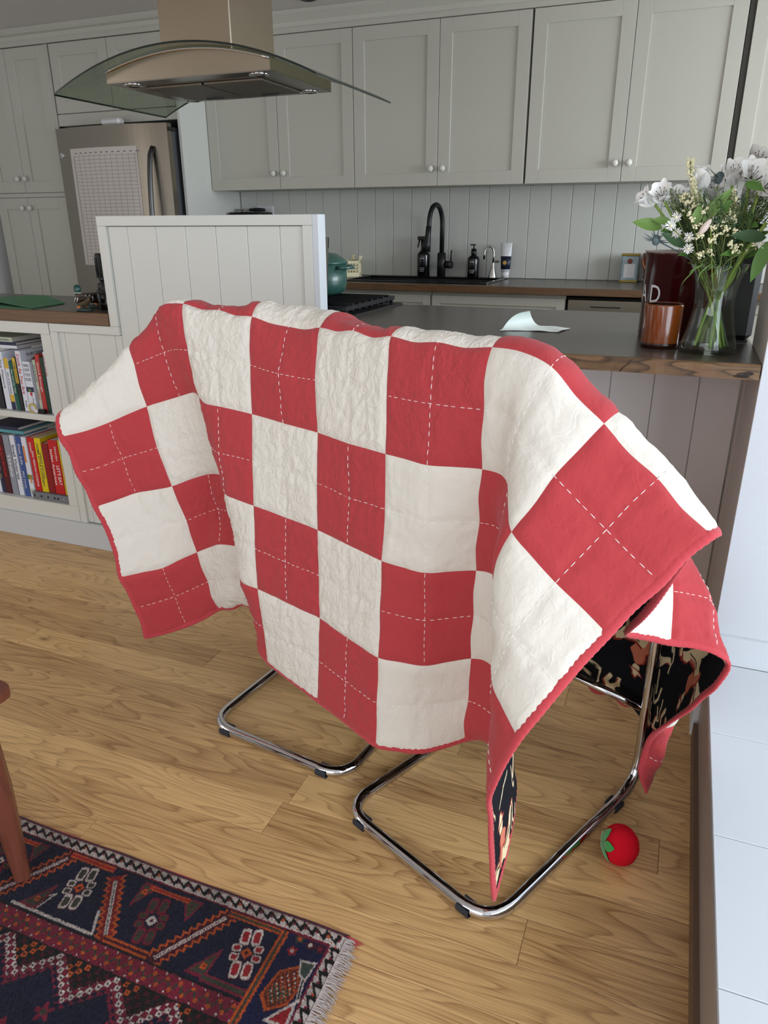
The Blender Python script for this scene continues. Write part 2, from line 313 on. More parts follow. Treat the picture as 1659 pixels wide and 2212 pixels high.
obj('carcass', B().box(.69, 1.40, YU+.021, YB-.001, 1.595, 2.43), 'cabinet_paint', t); obj('shadow_gap', B().box(.652, .688, YU+.005, YB-.02, 1.6, 2.42), 'seam_dark', t)
shaker(.680, 1.19, 1.592, 2.412, YU, t); shaker(1.194, 1.40, 1.592, 2.412, YU, t)
# crown over the uppers and over the tall units
def crown(name, x0, x1, y, z0, z1, ret=0):
    pr_ = [(0, z0), (-.012, z0), (-.012, z0+.022), (-.020, z0+.03), (-.024, z0+.05), (-.045, z1-.03), (-.055, z1-.02), (-.055, z1), (.02, z1), (.02, z0)]
    vs = []; n = len(pr_)
    for x in (x0, x1): vs += [(x, y+p[0], p[1]) for p in pr_]
    fs = [(i, (i+1) % n, n+(i+1) % n, n+i) for i in range(n)]+[tuple(range(n))[::-1], tuple(range(n, 2*n))]
    return struct(name, B().add(vs, fs), 'cabinet_paint')
crown('trim_2', -2.385, 1.45, YU+.004, 2.415, 2.519); crown('trim_3', XL+.02, -2.392, 1.737, 2.432, 2.519)
# tongue and groove splashback
sp = struct('trim_4', B().box(-2.385, 1.6, YB-.006, YB-.0005, 1.071, 1.64), 'seam_paint')
x = -2.384
gx = [-.725+.0]
xs = np.arange(-2.384, 1.5, .1245)
for a in xs: obj('board', B().bbox(a+.0008, a+.1245-.0008, YB-.016, YB-.0055, 1.072, 1.64, .0025), 'splash_paint', sp)
# fridge housing: tall end panel
t = thing('housing_panel', 'tall pale end panel between fridge and upper cabinets', 'panel', (-2.40, 2.0, 0))
obj('side_sheet', B().bbox(-2.412, -2.392, 1.735, YB-.001, 0, 2.43, .001), 'panel_paint', t)
# cabinet over the fridge and the pantry to its left
t = thing('bridge_cabinet', 'low grey-green cabinet pair bridging over the fridge', 'cabinet', (-2.87, YB, 2.04))
obj('carcass', B().box(-3.318, -2.414, 1.757, YB-.001, 1.975, 2.43), 'cabinet_paint', t)
shaker(-3.315, -2.873, 2.045, 2.428, 1.735, t); shaker(-2.870, -2.416, 2.045, 2.428, 1.735, t)
obj('filler_rail', B().box(-3.318, -2.414, 1.738, 1.757, 1.975, 2.040), 'cabinet_paint', t)
t = thing('pantry_cabinet', 'tall grey-green pantry left of the fridge with four doors', 'cabinet', (-3.66, YB, 0))
obj('carcass', B().box(-3.96, -3.325, 1.757, YB-.001, .1, 2.43), 'cabinet_paint', t); obj('plinth', B().box(-3.96, -3.325, 1.80, 1.9, 0, .1), 'dark_gap', t)
obj('shadow_gap', B().box(-3.3245, -3.3185, 1.745, 1.8, .1, 2.43), 'dark_gap', t)
for z0, z1, kz in ((1.592, 2.428, 1.677), (.11, 1.560, 1.496)):
    shaker(-3.955, -3.687, z0, z1, 1.735, t, knob=(-3.722, kz)); shaker(-3.684, -3.350, z0, z1, 1.735, t, knob=(-3.655, kz))
obj('side_filler', B().box(-3.349, -3.326, 1.738, 1.757, .1, 2.43), 'cabinet_paint', t)
obj('mid_rail', B().box(-3.955, -3.35, 1.738, 1.757, 1.564, 1.588), 'cabinet_paint', t)
# fridge
t = thing('fridge', 'bowed stainless steel fridge with a tall curved bar handle', 'fridge', (-2.83, 1.95, 0))
b = B(); n = 24; prof = []
x0, x1 = -3.249, -2.414
for k in range(n+1):
    u = k/n; xx = x0+(x1-x0)*u; prof.append((xx, 1.625-.055*(1-(2*u-1)**2)))
def slab(b, prof, z0, z1, yb, topf=None):
    n = len(prof)-1; vs = []
    for xx, yy in prof: vs += [(xx, yy, z0), (xx, yy, z1 if topf is None else topf(xx)), (xx, yb, z0), (xx, yb, z1 if topf is None else topf(xx))]
    fs = []
    for k in range(n):
        i = 4*k; j = i+4; fs += [(i, j, j+1, i+1), (i+1, j+1, j+3, i+3), (i+3, j+3, j+2, i+2), (i+2, j+2, j, i)]
    fs += [(0, 1, 3, 2), (4*n, 4*n+2, 4*n+3, 4*n+1)]
    return b.add(vs, fs)
slab(b, prof, .72, 1.945, 1.67); d1 = obj('door', b, 'steel', t)
b = B(); slab(b, prof, .06, .70, 1.67); obj('freezer_drawer', b, 'steel', t)
obj('body', B().box(-3.22, -2.44, 1.672, 2.30, .05, 1.93), 'steel_side', t)
obj('hinge_cap', B().bbox(-2.47, -2.405, 1.64, 1.70, 1.905, 1.925, .003), 'black_matte', t)
b = B(); hp = []
for k in range(25):
    u = k/24; z = 1.815-u*1.0; hp.append((-2.508+.0*u, 1.60-.075*math.sin(math.pi*min(1, max(0, u)))**.45, z))
b.tube(hp, .0155, 12); h = obj('handle', b, 'steel_dark', d1)
obj('door_badge', B().lathe([(.018, 0), (.018, .004), (.014, .006), (.0001, .006)], (-3.213, 1.617, 1.796), 20, Matrix.Rotation(math.radians(90), 4, 'X')), 'magnet_chrome', d1)
t2 = thing('door_sensor', 'small white plastic box on top of the fridge', 'box', (-2.80, 1.62, 1.946))
obj('case', B().bbox(-2.875, -2.735, 1.60, 1.66, 1.9465, 1.985, .012), 'white_plastic', t2)
# calendar sheet on the fridge door
t = thing('calendar', 'large white year planner sheet with printed grid on fridge door', 'calendar', (-2.87, 1.565, 1.48))
def fy(x): u = (x-x0)/(x1-x0); return 1.625-.055*(1-(2*u-1)**2)
b = B(); vs = []; n = 14; sl = -.008
for k in range(n+1):
    u = k/n
    for z in (1.146, 1.827): 
        xx = -3.129+(-2.612+3.129)*u+(1.827-z)*sl; vs.append((xx, fy(xx)-.0016, z))
b.add(vs, [(2*k, 2*k+2, 2*k+3, 2*k+1) for k in range(n)]); obj('sheet', b, 'paper_white', t)
b = B()
def gl(xa, za, xb, zb, w):
    dx, dz = xb-xa, zb-za; L = math.hypot(dx, dz); nx, nz = -dz/L*w/2, dx/L*w/2; n = max(1, int(abs(dx)/.05)); 
    for k in range(n):
        p = [(xa+dx*k/n, za+dz*k/n), (xa+dx*(k+1)/n, za+dz*(k+1)/n)]
        b.add([(q[0]+s*nx, fy(q[0])-.0023, q[1]+s*nz) for q in p for s in (-1, 1)], [(0, 1, 3, 2)])
for i in range(12): gl(-3.098+i*.0425, 1.79, -3.098+i*.0425-.005, 1.155, .0016)
for i in range(31): gl(-3.112-(i*.0208)*.008, 1.782-i*.0208, -2.622-(i*.0208)*.008, 1.782-i*.0208, .0016)
for i in range(12): b.add([(xx, fy(xx)-.0023, z) for xx in (-3.088+i*.0425, -3.070+i*.0425) for z in (1.797, 1.803)], [(0, 1, 3, 2)])
for i in range(30): b.add([(xx, fy(xx)-.0023, z) for xx in (-3.110, -3.103) for z in (1.768-i*.0208, 1.774-i*.0208)], [(0, 1, 3, 2)])
obj('printed_grid', b, 'ink_grid', t, kind='stuff')
# back counter with sink
t = thing('sink_counter', 'dark wood worktop along the splashback with brown front edge', 'worktop', (-.4, 2.0, 1.035))
b = B(); yc = 1.700
b.box(-2.39, -1.39, yc, YB-.018, 1.033, 1.07).box(-.50, 1.6, yc, YB-.018, 1.033, 1.07).box(-1.39, -.50, yc, 1.80, 1.033, 1.07).box(-1.39, -.50, 2.30, YB-.018, 1.033, 1.07)
obj('top', b, 'counter_dark', t); obj('front_edge', B().bbox(-2.39, 1.6, 1.684, yc, 1.033, 1.0695, .002), 'counter_brown', t)
t = thing('kitchen_sink', 'wide black inset sink in the back worktop', 'sink', (-.94, 2.05, 1.07))
b = B(); b.bbox(-1.40, -.49, 1.79, 1.815, 1.066, 1.078, .003).bbox(-1.40, -.49, 2.225, 2.315, 1.066, 1.078, .003).bbox(-1.40, -1.375, 1.81, 2.23, 1.066, 1.078, .003).bbox(-.515, -.49, 1.81, 2.23, 1.066, 1.078, .003)
obj('rim', b, 'black_gloss', t)
b = B(); b.box(-1.38, -.51, 1.81, 2.23, .90, .905).box(-1.38, -1.375, 1.81, 2.23, .9, 1.07).box(-.515, -.51, 1.81, 2.23, .9, 1.07).box(-1.38, -.51, 1.805, 1.81, .9, 1.07).box(-1.38, -.51, 2.23, 2.235, .9, 1.07); obj('basin', b, 'black_matte', t)
for nm, xa, xb, lab in (('base_cabinet', -2.38, -1.41, 'grey-green base unit under the worktop left of the sink'), ('base_cabinet', -1.405, -.80, 'grey-green base unit with drawer front beneath the cream crate'), ('base_cabinet', -.795, -.045, 'grey-green base unit with wide drawer front beneath the sink'), ('base_cabinet', .62, 1.55, 'grey-green base unit right of the dishwasher')):
    t = thing(nm, lab, 'cabinet', ((xa+xb)/2, 2.0, 0), 'base units under the sink counter')
    obj('carcass', B().box(xa, xb, 1.745, YB-.02, .1, 1.0 if xa > -2 and xb < 0 and xa != -2.38 and 0 else .895), 'cabinet_paint', t); obj('top_rail', B().box(xa, xb, 1.745, 1.765, .895, 1.031), 'cabinet_paint', t)
    obj('plinth', B().box(xa, xb, 1.79, 1.8, 0, .1), 'dark_gap', t)
    shaker(xa+.003, xb-.003, .80, 1.012, 1.725, t, name='drawer', rail=.045); shaker(xa+.003, (xa+xb)/2-.001, .105, .795, 1.725, t); shaker((xa+xb)/2+.001, xb-.003, .105, .795, 1.725, t)
t = thing('dishwasher', 'stainless dishwasher front under the right of the worktop', 'dishwasher', (.29, 2.0, 0))
obj('tub', B().box(-.035, .60, 1.75, 2.3, .1, 1.02), 'dark_gap', t); obj('front_panel', B().bbox(-.030, .598, 1.722, 1.75, .11, 1.012, .003), 'steel', t)
obj('handle_slot', B().box(.088, .24, 1.7205, 1.7225, .972, .979), 'black_matte', t)
# tap and things along the splashback
t = thing('kitchen_tap', 'tall matte black gooseneck tap with pull-down spray head', 'tap', (-.907, 2.262, 1.078))
obj('body', B().lathe([(.027, 0), (.027, .135), (.0235, .136), (.0235, .142)], (-.907, 2.262, 1.079), 20, cap=True), 'black_matte', t)
arc = [(-.907, 2.262, 1.21), (-.907, 2.262, 1.38)]
for k in range(1, 13):
    a = math.pi*k/12; arc.append((-.907-.012*(1-math.cos(a)), 2.262-.095*(1-math.cos(a)), 1.38+.115*math.sin(a)))
arc.append((-.932, 2.072, 1.36)); obj('spout', B().tube(arc, .0145, 14), 'black_matte', t)
obj('spray_head', B().tube([(-.932, 2.072, 1.375), (-.934, 2.068, 1.33), (-.938, 2.060, 1.28), (-.942, 2.052, 1.235)], [.016, .017, .023, .028], 16), 'black_matte', t)
obj('lever_hub', B().tube([(-.885, 2.262, 1.15), (-.838, 2.258, 1.15)], .022, 16), 'black_matte', t); obj('lever', B().tube([(-.846, 2.258, 1.168), (-.842, 2.256, 1.235)], .0045, 8), 'black_matte', t)
def bottle(x, y, r, h, nh, lab, pump):
    t = thing('spray_bottle' if not pump else 'soap_bottle', lab, 'bottle', (x, y, 1.078)); z = 1.0785
    obj('bottle_body', B().lathe([(.0001, 0), (r*.95, 0), (r, .004), (r, h*.8), (r*.93, h*.88), (r*.6, h*.97), (r*.42, h)], (x, y, z), 24), 'black_gloss', t)
    obj('collar', B().lathe([(r*.42, h), (r*.45, h+.002), (r*.45, h+nh), (r*.2, h+nh+.002), (.0001, h+nh+.002)], (x, y, z), 18), 'black_gloss', t)
    zz = z+h+nh
    if pump:
        obj('pump_head', B().tube([(x, y, zz), (x, y, zz+.022)], .004, 8).box(x-.022, x+.010, y-.005, y+.005, zz+.020, zz+.028), 'black_matte', t)
    else:
        b = B(); b.bbox(x-.040, x+.026, y-.011, y+.011, zz+.0, zz+.022, .004); obj('trigger_head', b, 'black_matte', t)
        obj('trigger', B().tube([(x-.028, y, zz+.002), (x-.034, y, zz-.02), (x-.040, y, zz-.045)], [.006, .0045, .003], 8), 'black_matte', t)
    b = B(); 
    for k, (w, hz) in enumerate(((.030, .075), (.038, .028), (.036, .020), (.028, .012))):
        for i in range(6):
            a0 = -math.pi/2-w/r/2+w/r*i/6; a1 = a0+w/r/6*.7; zc = z+h*.1+hz*h/.13; hh = .0022 if k else .003
            b.add([(x+(r+.0006)*math.cos(a), y+(r+.0006)*math.sin(a), q) for a in (a0, a1) for q in (zc, zc+hh)], [(0, 2, 3, 1)])
    obj('label_print', b, 'label_white', t, kind='stuff')
bottle(-1.030, 2.275, .040, .155, .060, 'black trigger spray bottle standing left of the tap', False)
bottle(-.704, 2.275, .036, .130, .035, 'black pump soap bottle standing right of the tap', True)
t = thing('filter_tap', 'small polished filtered-water tap between soap bottle and tube', 'tap', (-.578, 2.27, 1.078))
obj('base', B().lathe([(.026, 0), (.025, .01), (.012, .06), (.0085, .085)], (-.578, 2.27, 1.079), 18), 'nickel', t)
arc = [(-.578, 2.27, 1.16), (-.576, 2.27, 1.20)]
for k in range(1, 11):
    a = math.pi*k/10; arc.append((-.576-.026*(1-math.cos(a)), 2.27-.012*(1-math.cos(a)), 1.215+.045*math.sin(a)))
arc.append((-.630, 2.245, 1.185)); obj('spout', B().tube(arc, .006, 10), 'nickel', t); obj('lever', B().bbox(-.566, -.540, 2.262, 2.278, 1.165, 1.178, .003), 'nickel', t)
t = thing('hand_cream_tube', 'white and navy squeeze tube standing on its cap', 'tube', (-.500, 2.27, 1.078)); x, y, z = -.500, 2.27, 1.0785
obj('cap', B().lathe([(.0001, 0), (.024, 0), (.024, .036), (.0001, .036)], (x, y, z), 20), 'white_plastic', t)
def tubeb(z0, z1, mat, nm, g=0.):
    b = B(); vs = []; n = 20; H = .165
    for zz in (z0, (z0+z1)/2, z1):
        u = (zz-.036)/H; rx = .027+.008*u+g; ry = .025*(1-u)+.002+g
        for k in range(n): a = 2*math.pi*k/n; vs.append((x+rx*math.cos(a), y+ry*math.sin(a), z+zz))
    fs = [(i*n+k, i*n+(k+1) % n, (i+1)*n+(k+1) % n, (i+1)*n+k) for i in range(2) for k in range(n)]+[tuple(range(n))[::-1], tuple(range(2*n, 3*n))]
    b.add(vs, fs, True); return obj(nm, b, mat, t)
tubeb(.036, .201, 'label_white', 'tube_body'); tubeb(.050, .125, 'tube_navy', 'label_band', .0012)
obj('label_seal', B().lathe([(.012, 0), (.0001, .0005)], (x, y-.0262, z+.088), 18, Matrix.Rotation(math.radians(90), 4, 'X')), 'gold', t)
# crate (folding basket) left of the sink
t = thing('folding_crate', 'small cream plastic crate with lattice sides beside the sink', 'crate', (-1.50, 2.12, 1.07))
Rz = Matrix.Translation((-1.55, 2.02, 1.0705)) @ Matrix.Rotation(math.radians(38), 4, 'Z')
L_, W_, H_ = .19, .20, .125    # local x to the right-back, local y to the left-back
def side(nm, o, d, L, gap):
    b = B(); Mx = Rz @ Matrix.Translation(o) @ Matrix.Rotation(d, 4, 'Z')
    b.box(0, L, 0, .006, 0, .030, Mx).box(0, L, 0, .006, .085, .100, Mx).box(0, .016, 0, .007, 0, H_, Mx).box(L-.016, L, 0, .007, 0, H_, Mx)
    if not gap: b.box(.016, L-.016, 0, .006, .100, .104, Mx)
    n = 9
    for k in range(n): b.box(.02+(L-.04)*k/(n-1)-.003, .02+(L-.04)*k/(n-1)+.003, .001, .005, .03, .086, Mx)
    for zz in (.047, .066): b.box(.014, L-.014, .001, .005, zz-.003, zz+.003, Mx)
    for xx in (.006, L-.006): b.box(xx-.010, xx+.010, -.001, .008, H_-.012, H_+.006, Mx)
    obj(nm, b, 'crate_cream', t)
side('side_panel', (0, 0, 0), 0, L_, True); side('side_panel', (L_, 0, 0), math.pi/2, W_, False); side('side_panel', (L_, W_, 0), math.pi, L_, True); side('side_panel', (0, W_, 0), -math.pi/2, W_, False)
obj('base', B().box(0, L_, 0, W_, 0, .006, Rz), 'crate_cream', t)
# tin and basket at the right
t = thing('tea_tin', 'small pale blue printed tin with gold rim on back worktop', 'tin', (.228, 2.27, 1.07)); b = B().bbox(.180, .276, 2.235, 2.30, 1.0705, 1.215, .006); obj('tin_body', b, 'tin_blue', t)
obj('tin_lid', B().bbox(.177, .279, 2.232, 2.303, 1.213, 1.226, .004), 'tin_gold', t); obj('tin_foot', B().bbox(.178, .278, 2.233, 2.302, 1.0705, 1.082, .002), 'tin_gold', t)
obj('front_label', B().box(.198, .258, 2.2335, 2.235, 1.095, 1.17), 'label_white', t); obj('label_seal', B().lathe([(.014, 0), (.0001, .001)], (.228, 2.2335, 1.185), 18, Matrix.Rotation(math.radians(90), 4, 'X')), 'tin_red', t)
t = thing('wood_pail', 'round brown wooden pail with bent handle behind bread bin', 'basket', (.40, 2.22, 1.07))
obj('pail_wall', B().lathe([(.085, 0), (.105, .16), (.101, .16), (.082, .004), (.0001, .004)], (.40, 2.22, 1.0705), 28), 'basket_wood', t)
obj('handle', B().tube([(.40-.10*math.cos(a), 2.21-.03*math.sin(a)-.09, 1.205-.09*math.sin(a)) for a in np.linspace(0, math.pi, 14)], .005, 8), 'basket_wood', t)
for z in (.03, .13): obj('hoop', B().lathe([(.087+.02*z/.16+.001, z-.006), (.089+.02*z/.16+.001, z), (.087+.02*z/.16+.002, z+.006)], (.40, 2.22, 1.0705), 28), 'tin_red', t)
# socket and gadget at the far left of the splashback
t = thing('wall_socket', 'white double socket plate on the splashback at far left', 'socket', (-2.18, YB-.016, 1.48))
obj('plate', B().bbox(-2.262, -2.128, YB-.026, YB-.0165, 1.43, 1.508, .004), 'white_plastic', t)
t = thing('can_opener', 'black-handled steel can opener on top of small black box', 'tool', (-2.26, 2.25, 1.47))
obj('shaft', B().tube([(-2.365, 2.25, 1.482), (-2.26, 2.25, 1.481)], .005, 8), 'nickel', t); obj('grip', B().tube([(-2.265, 2.25, 1.481), (-2.20, 2.25, 1.481), (-2.15, 2.25, 1.478)], [.009, .012, .010], 10), 'black_matte', t); obj('wheel', B().lathe([(.014, -.006), (.014, .006)], (-2.31, 2.25, 1.470), 14, cap=True), 'nickel', t)
t = thing('coffee_machine', 'black coffee machine hidden behind the white guard panel', 'machine', (-2.25, 2.2, 1.07)); obj('case', B().bbox(-2.372, -2.13, 2.15, 2.33, 1.0705, 1.465, .01), 'black_matte', t)
# recessed ceiling light
t = thing('ceiling_spotlight', 'round recessed ceiling spotlight with metal ring', 'light', (-1.548, 1.80, ZC))
obj('ring', B().lathe([(.052, -.001), (.052, -.006), (.036, -.010), (.034, -.001)], (-1.548, 1.80, ZC-.0005), 32), 'steel_dark', t); obj('lens', B().lathe([(.035, -.003), (.0001, -.0035)], (-1.548, 1.80, ZC-.0005), 24), 'lamp_glass', t)
# ---------------------------------------------------------------- bookcase, guard panel, peninsula
pw = struct('wall_peninsula', B().box(-1.895, XS-.003, .012, .034, 0, 1.008).box(-1.57, -.6585, .012, .034, 1.0, 1.40), 'seam_paint')
# boards under the bar and in the tall guard
xs = [.362+k*.129 for k in range(-18, 3)]; g0 = [-1.4446+.1306*k for k in range(-1, 7)]
low = [-1.868, -1.8305, -1.700, -1.5695, -1.5350]+g0[1:7]+[-.661]+[x for x in xs if x > -.6]+[XS-.004]
low = sorted(set(round(v, 4) for v in low))
for a, c in zip(low[:-1], low[1:]):
    if c-a < .02: continue
    top = 1.031 if a > -.665 else (.972 if a < -1.54 else 1.38)
    obj('board', B().bbox(a+.0006, c-.0006, .002, .0125, .118, top, .002), 'panel_paint' if a < -.665 else 'board_paint', pw)
def rail(x0, x1, z0, z1, p=pw, m='panel_paint'): obj('frame_rail', B().bbox(x0, x1, -.010, .0125, z0, z1, .0012), m, p)
rail(-1.575, -.6595, 1.382, 1.417); rail(-1.575, -1.536, 1.008, 1.3815); rail(-.697, -.6595, .118, 1.3815); rail(-1.895, -1.536, .974, 1.0075); rail(-1.895, -1.858, .118, .9735)
obj('side_cap', B().bbox(-.6590, -.636, -.010, .045, 0, 1.417, .0012), 'sill_paint', pw); obj('back_sheet', B().box(-1.57, -.66, .0345, .045, 1.0, 1.41), 'panel_paint', pw); obj('top_cap', B().box(-1.574, -.66, .0, .044, 1.411, 1.4165), 'panel_paint', pw)
obj('counter_batten', B().box(-.63, XS-.005, .0, .03, 1.012, 1.032), 'board_paint', pw)
struct('baseboard_peninsula', B().bbox(-2.9, XS-.002, -.022, .001, 0, .118, .002), 'plinth_paint')
# open bookcase
t = thing('bookcase', 'white open bookcase built under the brown counter, two shelves of books', 'bookcase', (-2.4, .15, 0)); bk = t
XB = -1.949; XA = -2.95
obj('top_rail', B().bbox(XA, -1.9, -.010, .012, .961, 1.0075, .0012), 'panel_paint', t); obj('stile', B().bbox(XB, -1.897, -.010, .012, .191, .9608, .0012), 'panel_paint', t); obj('bottom_rail', B().bbox(XA, -1.897, -.010, .012, .118, .1905, .0012), 'panel_paint', t)
obj('bottom_shelf', B().box(XA, -1.93, .012, .33, .165, .190), 'panel_paint', t); obj('shelf', B().bbox(XA, -1.935, -.004, .33, .580, .608, .0015), 'panel_paint', t)
obj('side_panel', B().box(-1.935, -1.90, .012, .33, .118, 1.0), 'panel_paint', t); obj('side_panel', B().box(XA, XA+.02, .012, .33, .191, 1.0), 'panel_paint', t); obj('back_panel', B().box(XA, -1.9, .33, .342, .118, 1.0), 'panel_paint', t); obj('top_board', B().box(XA, -1.9, .012, .33, .985, 1.007), 'panel_paint', t)
# brown counter over the bookcase
t = thing('brown_counter', 'thick brown wood counter over the bookcase left of guard panel', 'worktop', (-2.2, .3, 1.01))
obj('top', B().box(XA, -1.5765, .004, .56, 1.010, 1.0575), 'counter_dark', t); obj('front_edge', B().bbox(XA, -1.5765, -.016, .004, 1.0095, 1.0575, .002), 'counter_brown', t)
obj('rear_top', B().box(-1.576, -1.33, .046, .56, 1.010, 1.0575), 'counter_dark', t)
t = thing('island_cabinet', 'pale cabinet body carrying the brown counter and range surround', 'cabinet', (-1.6, .4, 0))
obj('carcass', B().box(-1.896, -1.33, .345, .54, 0, 1.008).box(-1.896, -1.33, .046, .345, 0, 1.008), 'panel_paint', t)
# dark bar top
t = thing('bar_counter', 'dark stained wooden bar top with a rough brown front edge', 'worktop', (.1, .1, 1.034))
obj('top', B().bbox(-.552, XS-.002, -.430, .616, 1.034, 1.070, .002), 'counter_dark', t)
b = B(); n = 60; vs = []; rr = random.Random(5)
for k in range(n+1):
    x = -.552+(XS-.003+.552)*k/n; j = [rr.uniform(-.0012, .0012) for _ in range(4)]
    vs += [(x, -.430, 1.0345), (x, -.4435+j[0], 1.0335+j[1]*.5), (x, -.4445+j[2], 1.066+j[3]*.5), (x, -.440, 1.0700), (x, -.430, 1.0700)]
fs = [(5*k+i, 5*k+i+1, 5*k+i+6, 5*k+i+5) for k in range(n) for i in range(4)]+[(0, 4, 3, 2, 1), tuple(5*n+i for i in range(5))]
b.add(vs, fs); obj('front_edge', b, 'counter_edge', t)
obj('edge_split', B().tube([(.416, -.4455, 1.034), (.424, -.4462, 1.046), (.436, -.4462, 1.056), (.443, -.4458, 1.067)], .0009, 5), 'duck_dark', t)
obj('edge_knot', B().ball((.700, -.4445, 1.044), .014, 14, 8, (1.1, .07, .42)).ball((.712, -.4445, 1.049), .009, 10, 6, (1.2, .07, .5)).ball((.690, -.4445, 1.041), .008, 10, 6, (1.4, .07, .35)), 'duck_dark', t)
t = thing('bar_cabinet', 'cabinet body hidden behind the beadboard under the bar top', 'cabinet', (.1, .3, 0)); obj('carcass', B().box(-.548, XS-.004, .036, .575, .09, 1.0325), 'cabinet_paint', t); obj('plinth', B().box(-.548, XS-.004, .036, .52, 0, .09), 'dark_gap', t)
# ---------------------------------------------------------------- range, pot, hood
t = thing('kitchen_range', 'black gas range with cast iron grates behind guard panel', 'cooker', (-.93, .32, 0))
obj('body', B().bbox(-1.322, -.556, .05, .60, 0, 1.045, .003), 'black_matte', t)
obj('hob_tray', B().bbox(-1.325, -.554, .05, .615, 1.0455, 1.078, .008), 'black_matte', t)
def grate(x0, x1):
    b = B(); y0, y1 = .10, .58; z = 1.079
    for yy in (y0, y1): b.bbox(x0, x1, yy-.007, yy+.007, z+.012, z+.028, .002)
    for xx in (x0+.006, x1-.006): b.bbox(xx-.007, xx+.007, y0, y1, z+.012, z+.028, .002)
    for k in range(1, 8): yy = y0+(y1-y0)*k/8; b.bbox(x0, x1, yy-.005, yy+.005, z+.006, z+.036, .002)
    for xx in (x0+.01, x1-.01):
        for yy in (y0+.01, y1-.01): b.box(xx-.006, xx+.006, yy-.006, yy+.006, z-.001, z+.014)
    obj('grate', b, 'iron', t)
grate(-1.31, -1.07); grate(-1.06, -.83); grate(-.82, -.585)
for xx in (-1.19, -.945, -.70):
    for yy in (.22, .46): obj('burner', B().lathe([(.0001, .012), (.034, .012), (.036, .004), (.045, 0)], (xx, yy, 1.0785), 20), 'iron', t)
Rg = Matrix.Translation((0, .060, 1.08)) @ Matrix.Rotation(math.radians(-7), 4, 'X')
obj('backguard', B().bbox(-1.30, -.680, 0, .05, 0, .255, .004, Rg), 'black_gloss', t)
obj('backguard_cap', B().box(-.6795, -.673, -.004, .056, 0, .27, Rg), 'steel', t); obj('backguard_trim', B().box(-1.30, -.673, .050, .056, .235, .27, Rg), 'steel', t)
for k in range(5): obj('control_knob', B().lathe([(.022, 0), (.020, .026), (.0001, .026)], (-1.24+.155*k, .602, .96), 16, Matrix.Rotation(math.radians(-90), 4, 'X')), 'steel', t)
t = thing('dutch_oven', 'dark green lidded enamel casserole pot on the range', 'pot', (-.885, .46, 1.115)); c = (-.885, .46, 1.1155)
obj('pot_body', B().lathe([(.0001, 0), (.095, 0), (.118, .012), (.126, .04), (.128, .120), (.124, .120), (.118, .02), (.0001, .01)], c, 36), 'pot_green', t)
obj('lid', B().lathe([(.0001, .168), (.03, .167), (.085, .158), (.112, .142), (.131, .128), (.133, .121), (.0001, .121)], c, 36), 'pot_green', t)
for s in (-1, 1):
    obj('loop_handle', B().tube([(c[0]+s*(.118+.042*math.sin(a)), c[1]-.052*math.cos(a), c[2]+.108) for a in np.linspace(0, math.pi, 12)], .008, 8, flat=.8), 'pot_green', t)
obj('lid_knob', B().lathe([(.010, .166), (.010, .178), (.022, .184), (.020, .194), (.0001, .196)], c, 18), 'steel', t)
# hood
t = thing('extractor_hood', 'curved glass and steel island cooker hood hanging from ceiling', 'hood', (-1.07, .15, 1.8)); xc = -1.072
obj('chimney', B().bbox(xc-.136, xc+.140, .0, .285, 1.905, ZC-.001, .003), 'hood_steel', t)
def arcz(x): u = (x-xc)/.505; return 1.802+.118*(1-u*u)
b = B(); n = 40; vs = []
for k in range(n+1):
    x = xc-.505+1.01*k/n; z = arcz(x)
    for yy in (-.130, .490): vs += [(x, yy, z), (x, yy, z+.006)]
fs = []
for k in range(n):
    i = 4*k; j = i+4; fs += [(i, j, j+2, i+2), (i+1, i+3, j+3, j+1)]
b.add(vs, fs, True); obj('glass_canopy', b, 'hood_glass', t)
b = B(); fs = []
for k in range(n): i = 4*k; j = i+4; fs += [(i, i+1, j+1, j), (i+2, j+2, j+3, i+3)]
fs += [(0, 2, 3, 1), (4*n, 4*n+1, 4*n+3, 4*n+2)]; b.add(vs, fs); obj('glass_edge', b, 'glass_edge', t)
b = B(); vs = []; hw = .318; n = 30; y0, y1 = -.072, .372; zb = 1.838
def bz(x): return min(arcz(x)-.003, 99)
for k in range(n+1):
    x = xc-hw+2*hw*k/n; z = max(bz(x)-.0, zb+.002)
    vs += [(x, y0, zb), (x, y0, z), (x, y1, z), (x, y1, zb)]
fs = []
for k in range(n): i = 4*k; j = i+4; fs += [(i, j, j+1, i+1), (i+1, j+1, j+2, i+2), (i+2, j+2, j+3, i+3)]
fs += [(0, 1, 2, 3), (4*n, 4*n+3, 4*n+2, 4*n+1)]; b.add(vs, fs); obj('hood_body', b, 'hood_steel', t)
b = B(); b.box(xc-hw, xc+hw, y0, y1, zb-.004, zb); obj('under_panel', b, 'steel', t)
b = B().tube([(xc-hw+2*hw*k/24, y0-.004, arcz(xc-hw+2*hw*k/24)-.006) for k in range(25)], .004, 8); obj('rim_bead', b, 'chrome', t)
for s in (-1, 1):
    f_ = obj('grease_filter', B().bbox(xc+s*.118-.112, xc+s*.118+.112, y0+.095, y1-.07, zb-.012, zb-.004, .002), 'filter_mesh', t)
    obj('filter_latch', B().bbox(xc+s*.118-.035, xc+s*.118+.035, y1-.10, y1-.088, zb-.016, zb-.012, .001), 'steel_dark', f_)
for sx in (-.25, .25):
    for yy in (y0+.05, y1-.045): obj('hood_lamp', B().lathe([(.034, -.0005), (.034, -.0035), (.027, -.004), (.025, -.002), (.0001, -.003)], (xc+sx, yy, zb-.004), 24), 'chrome', t)
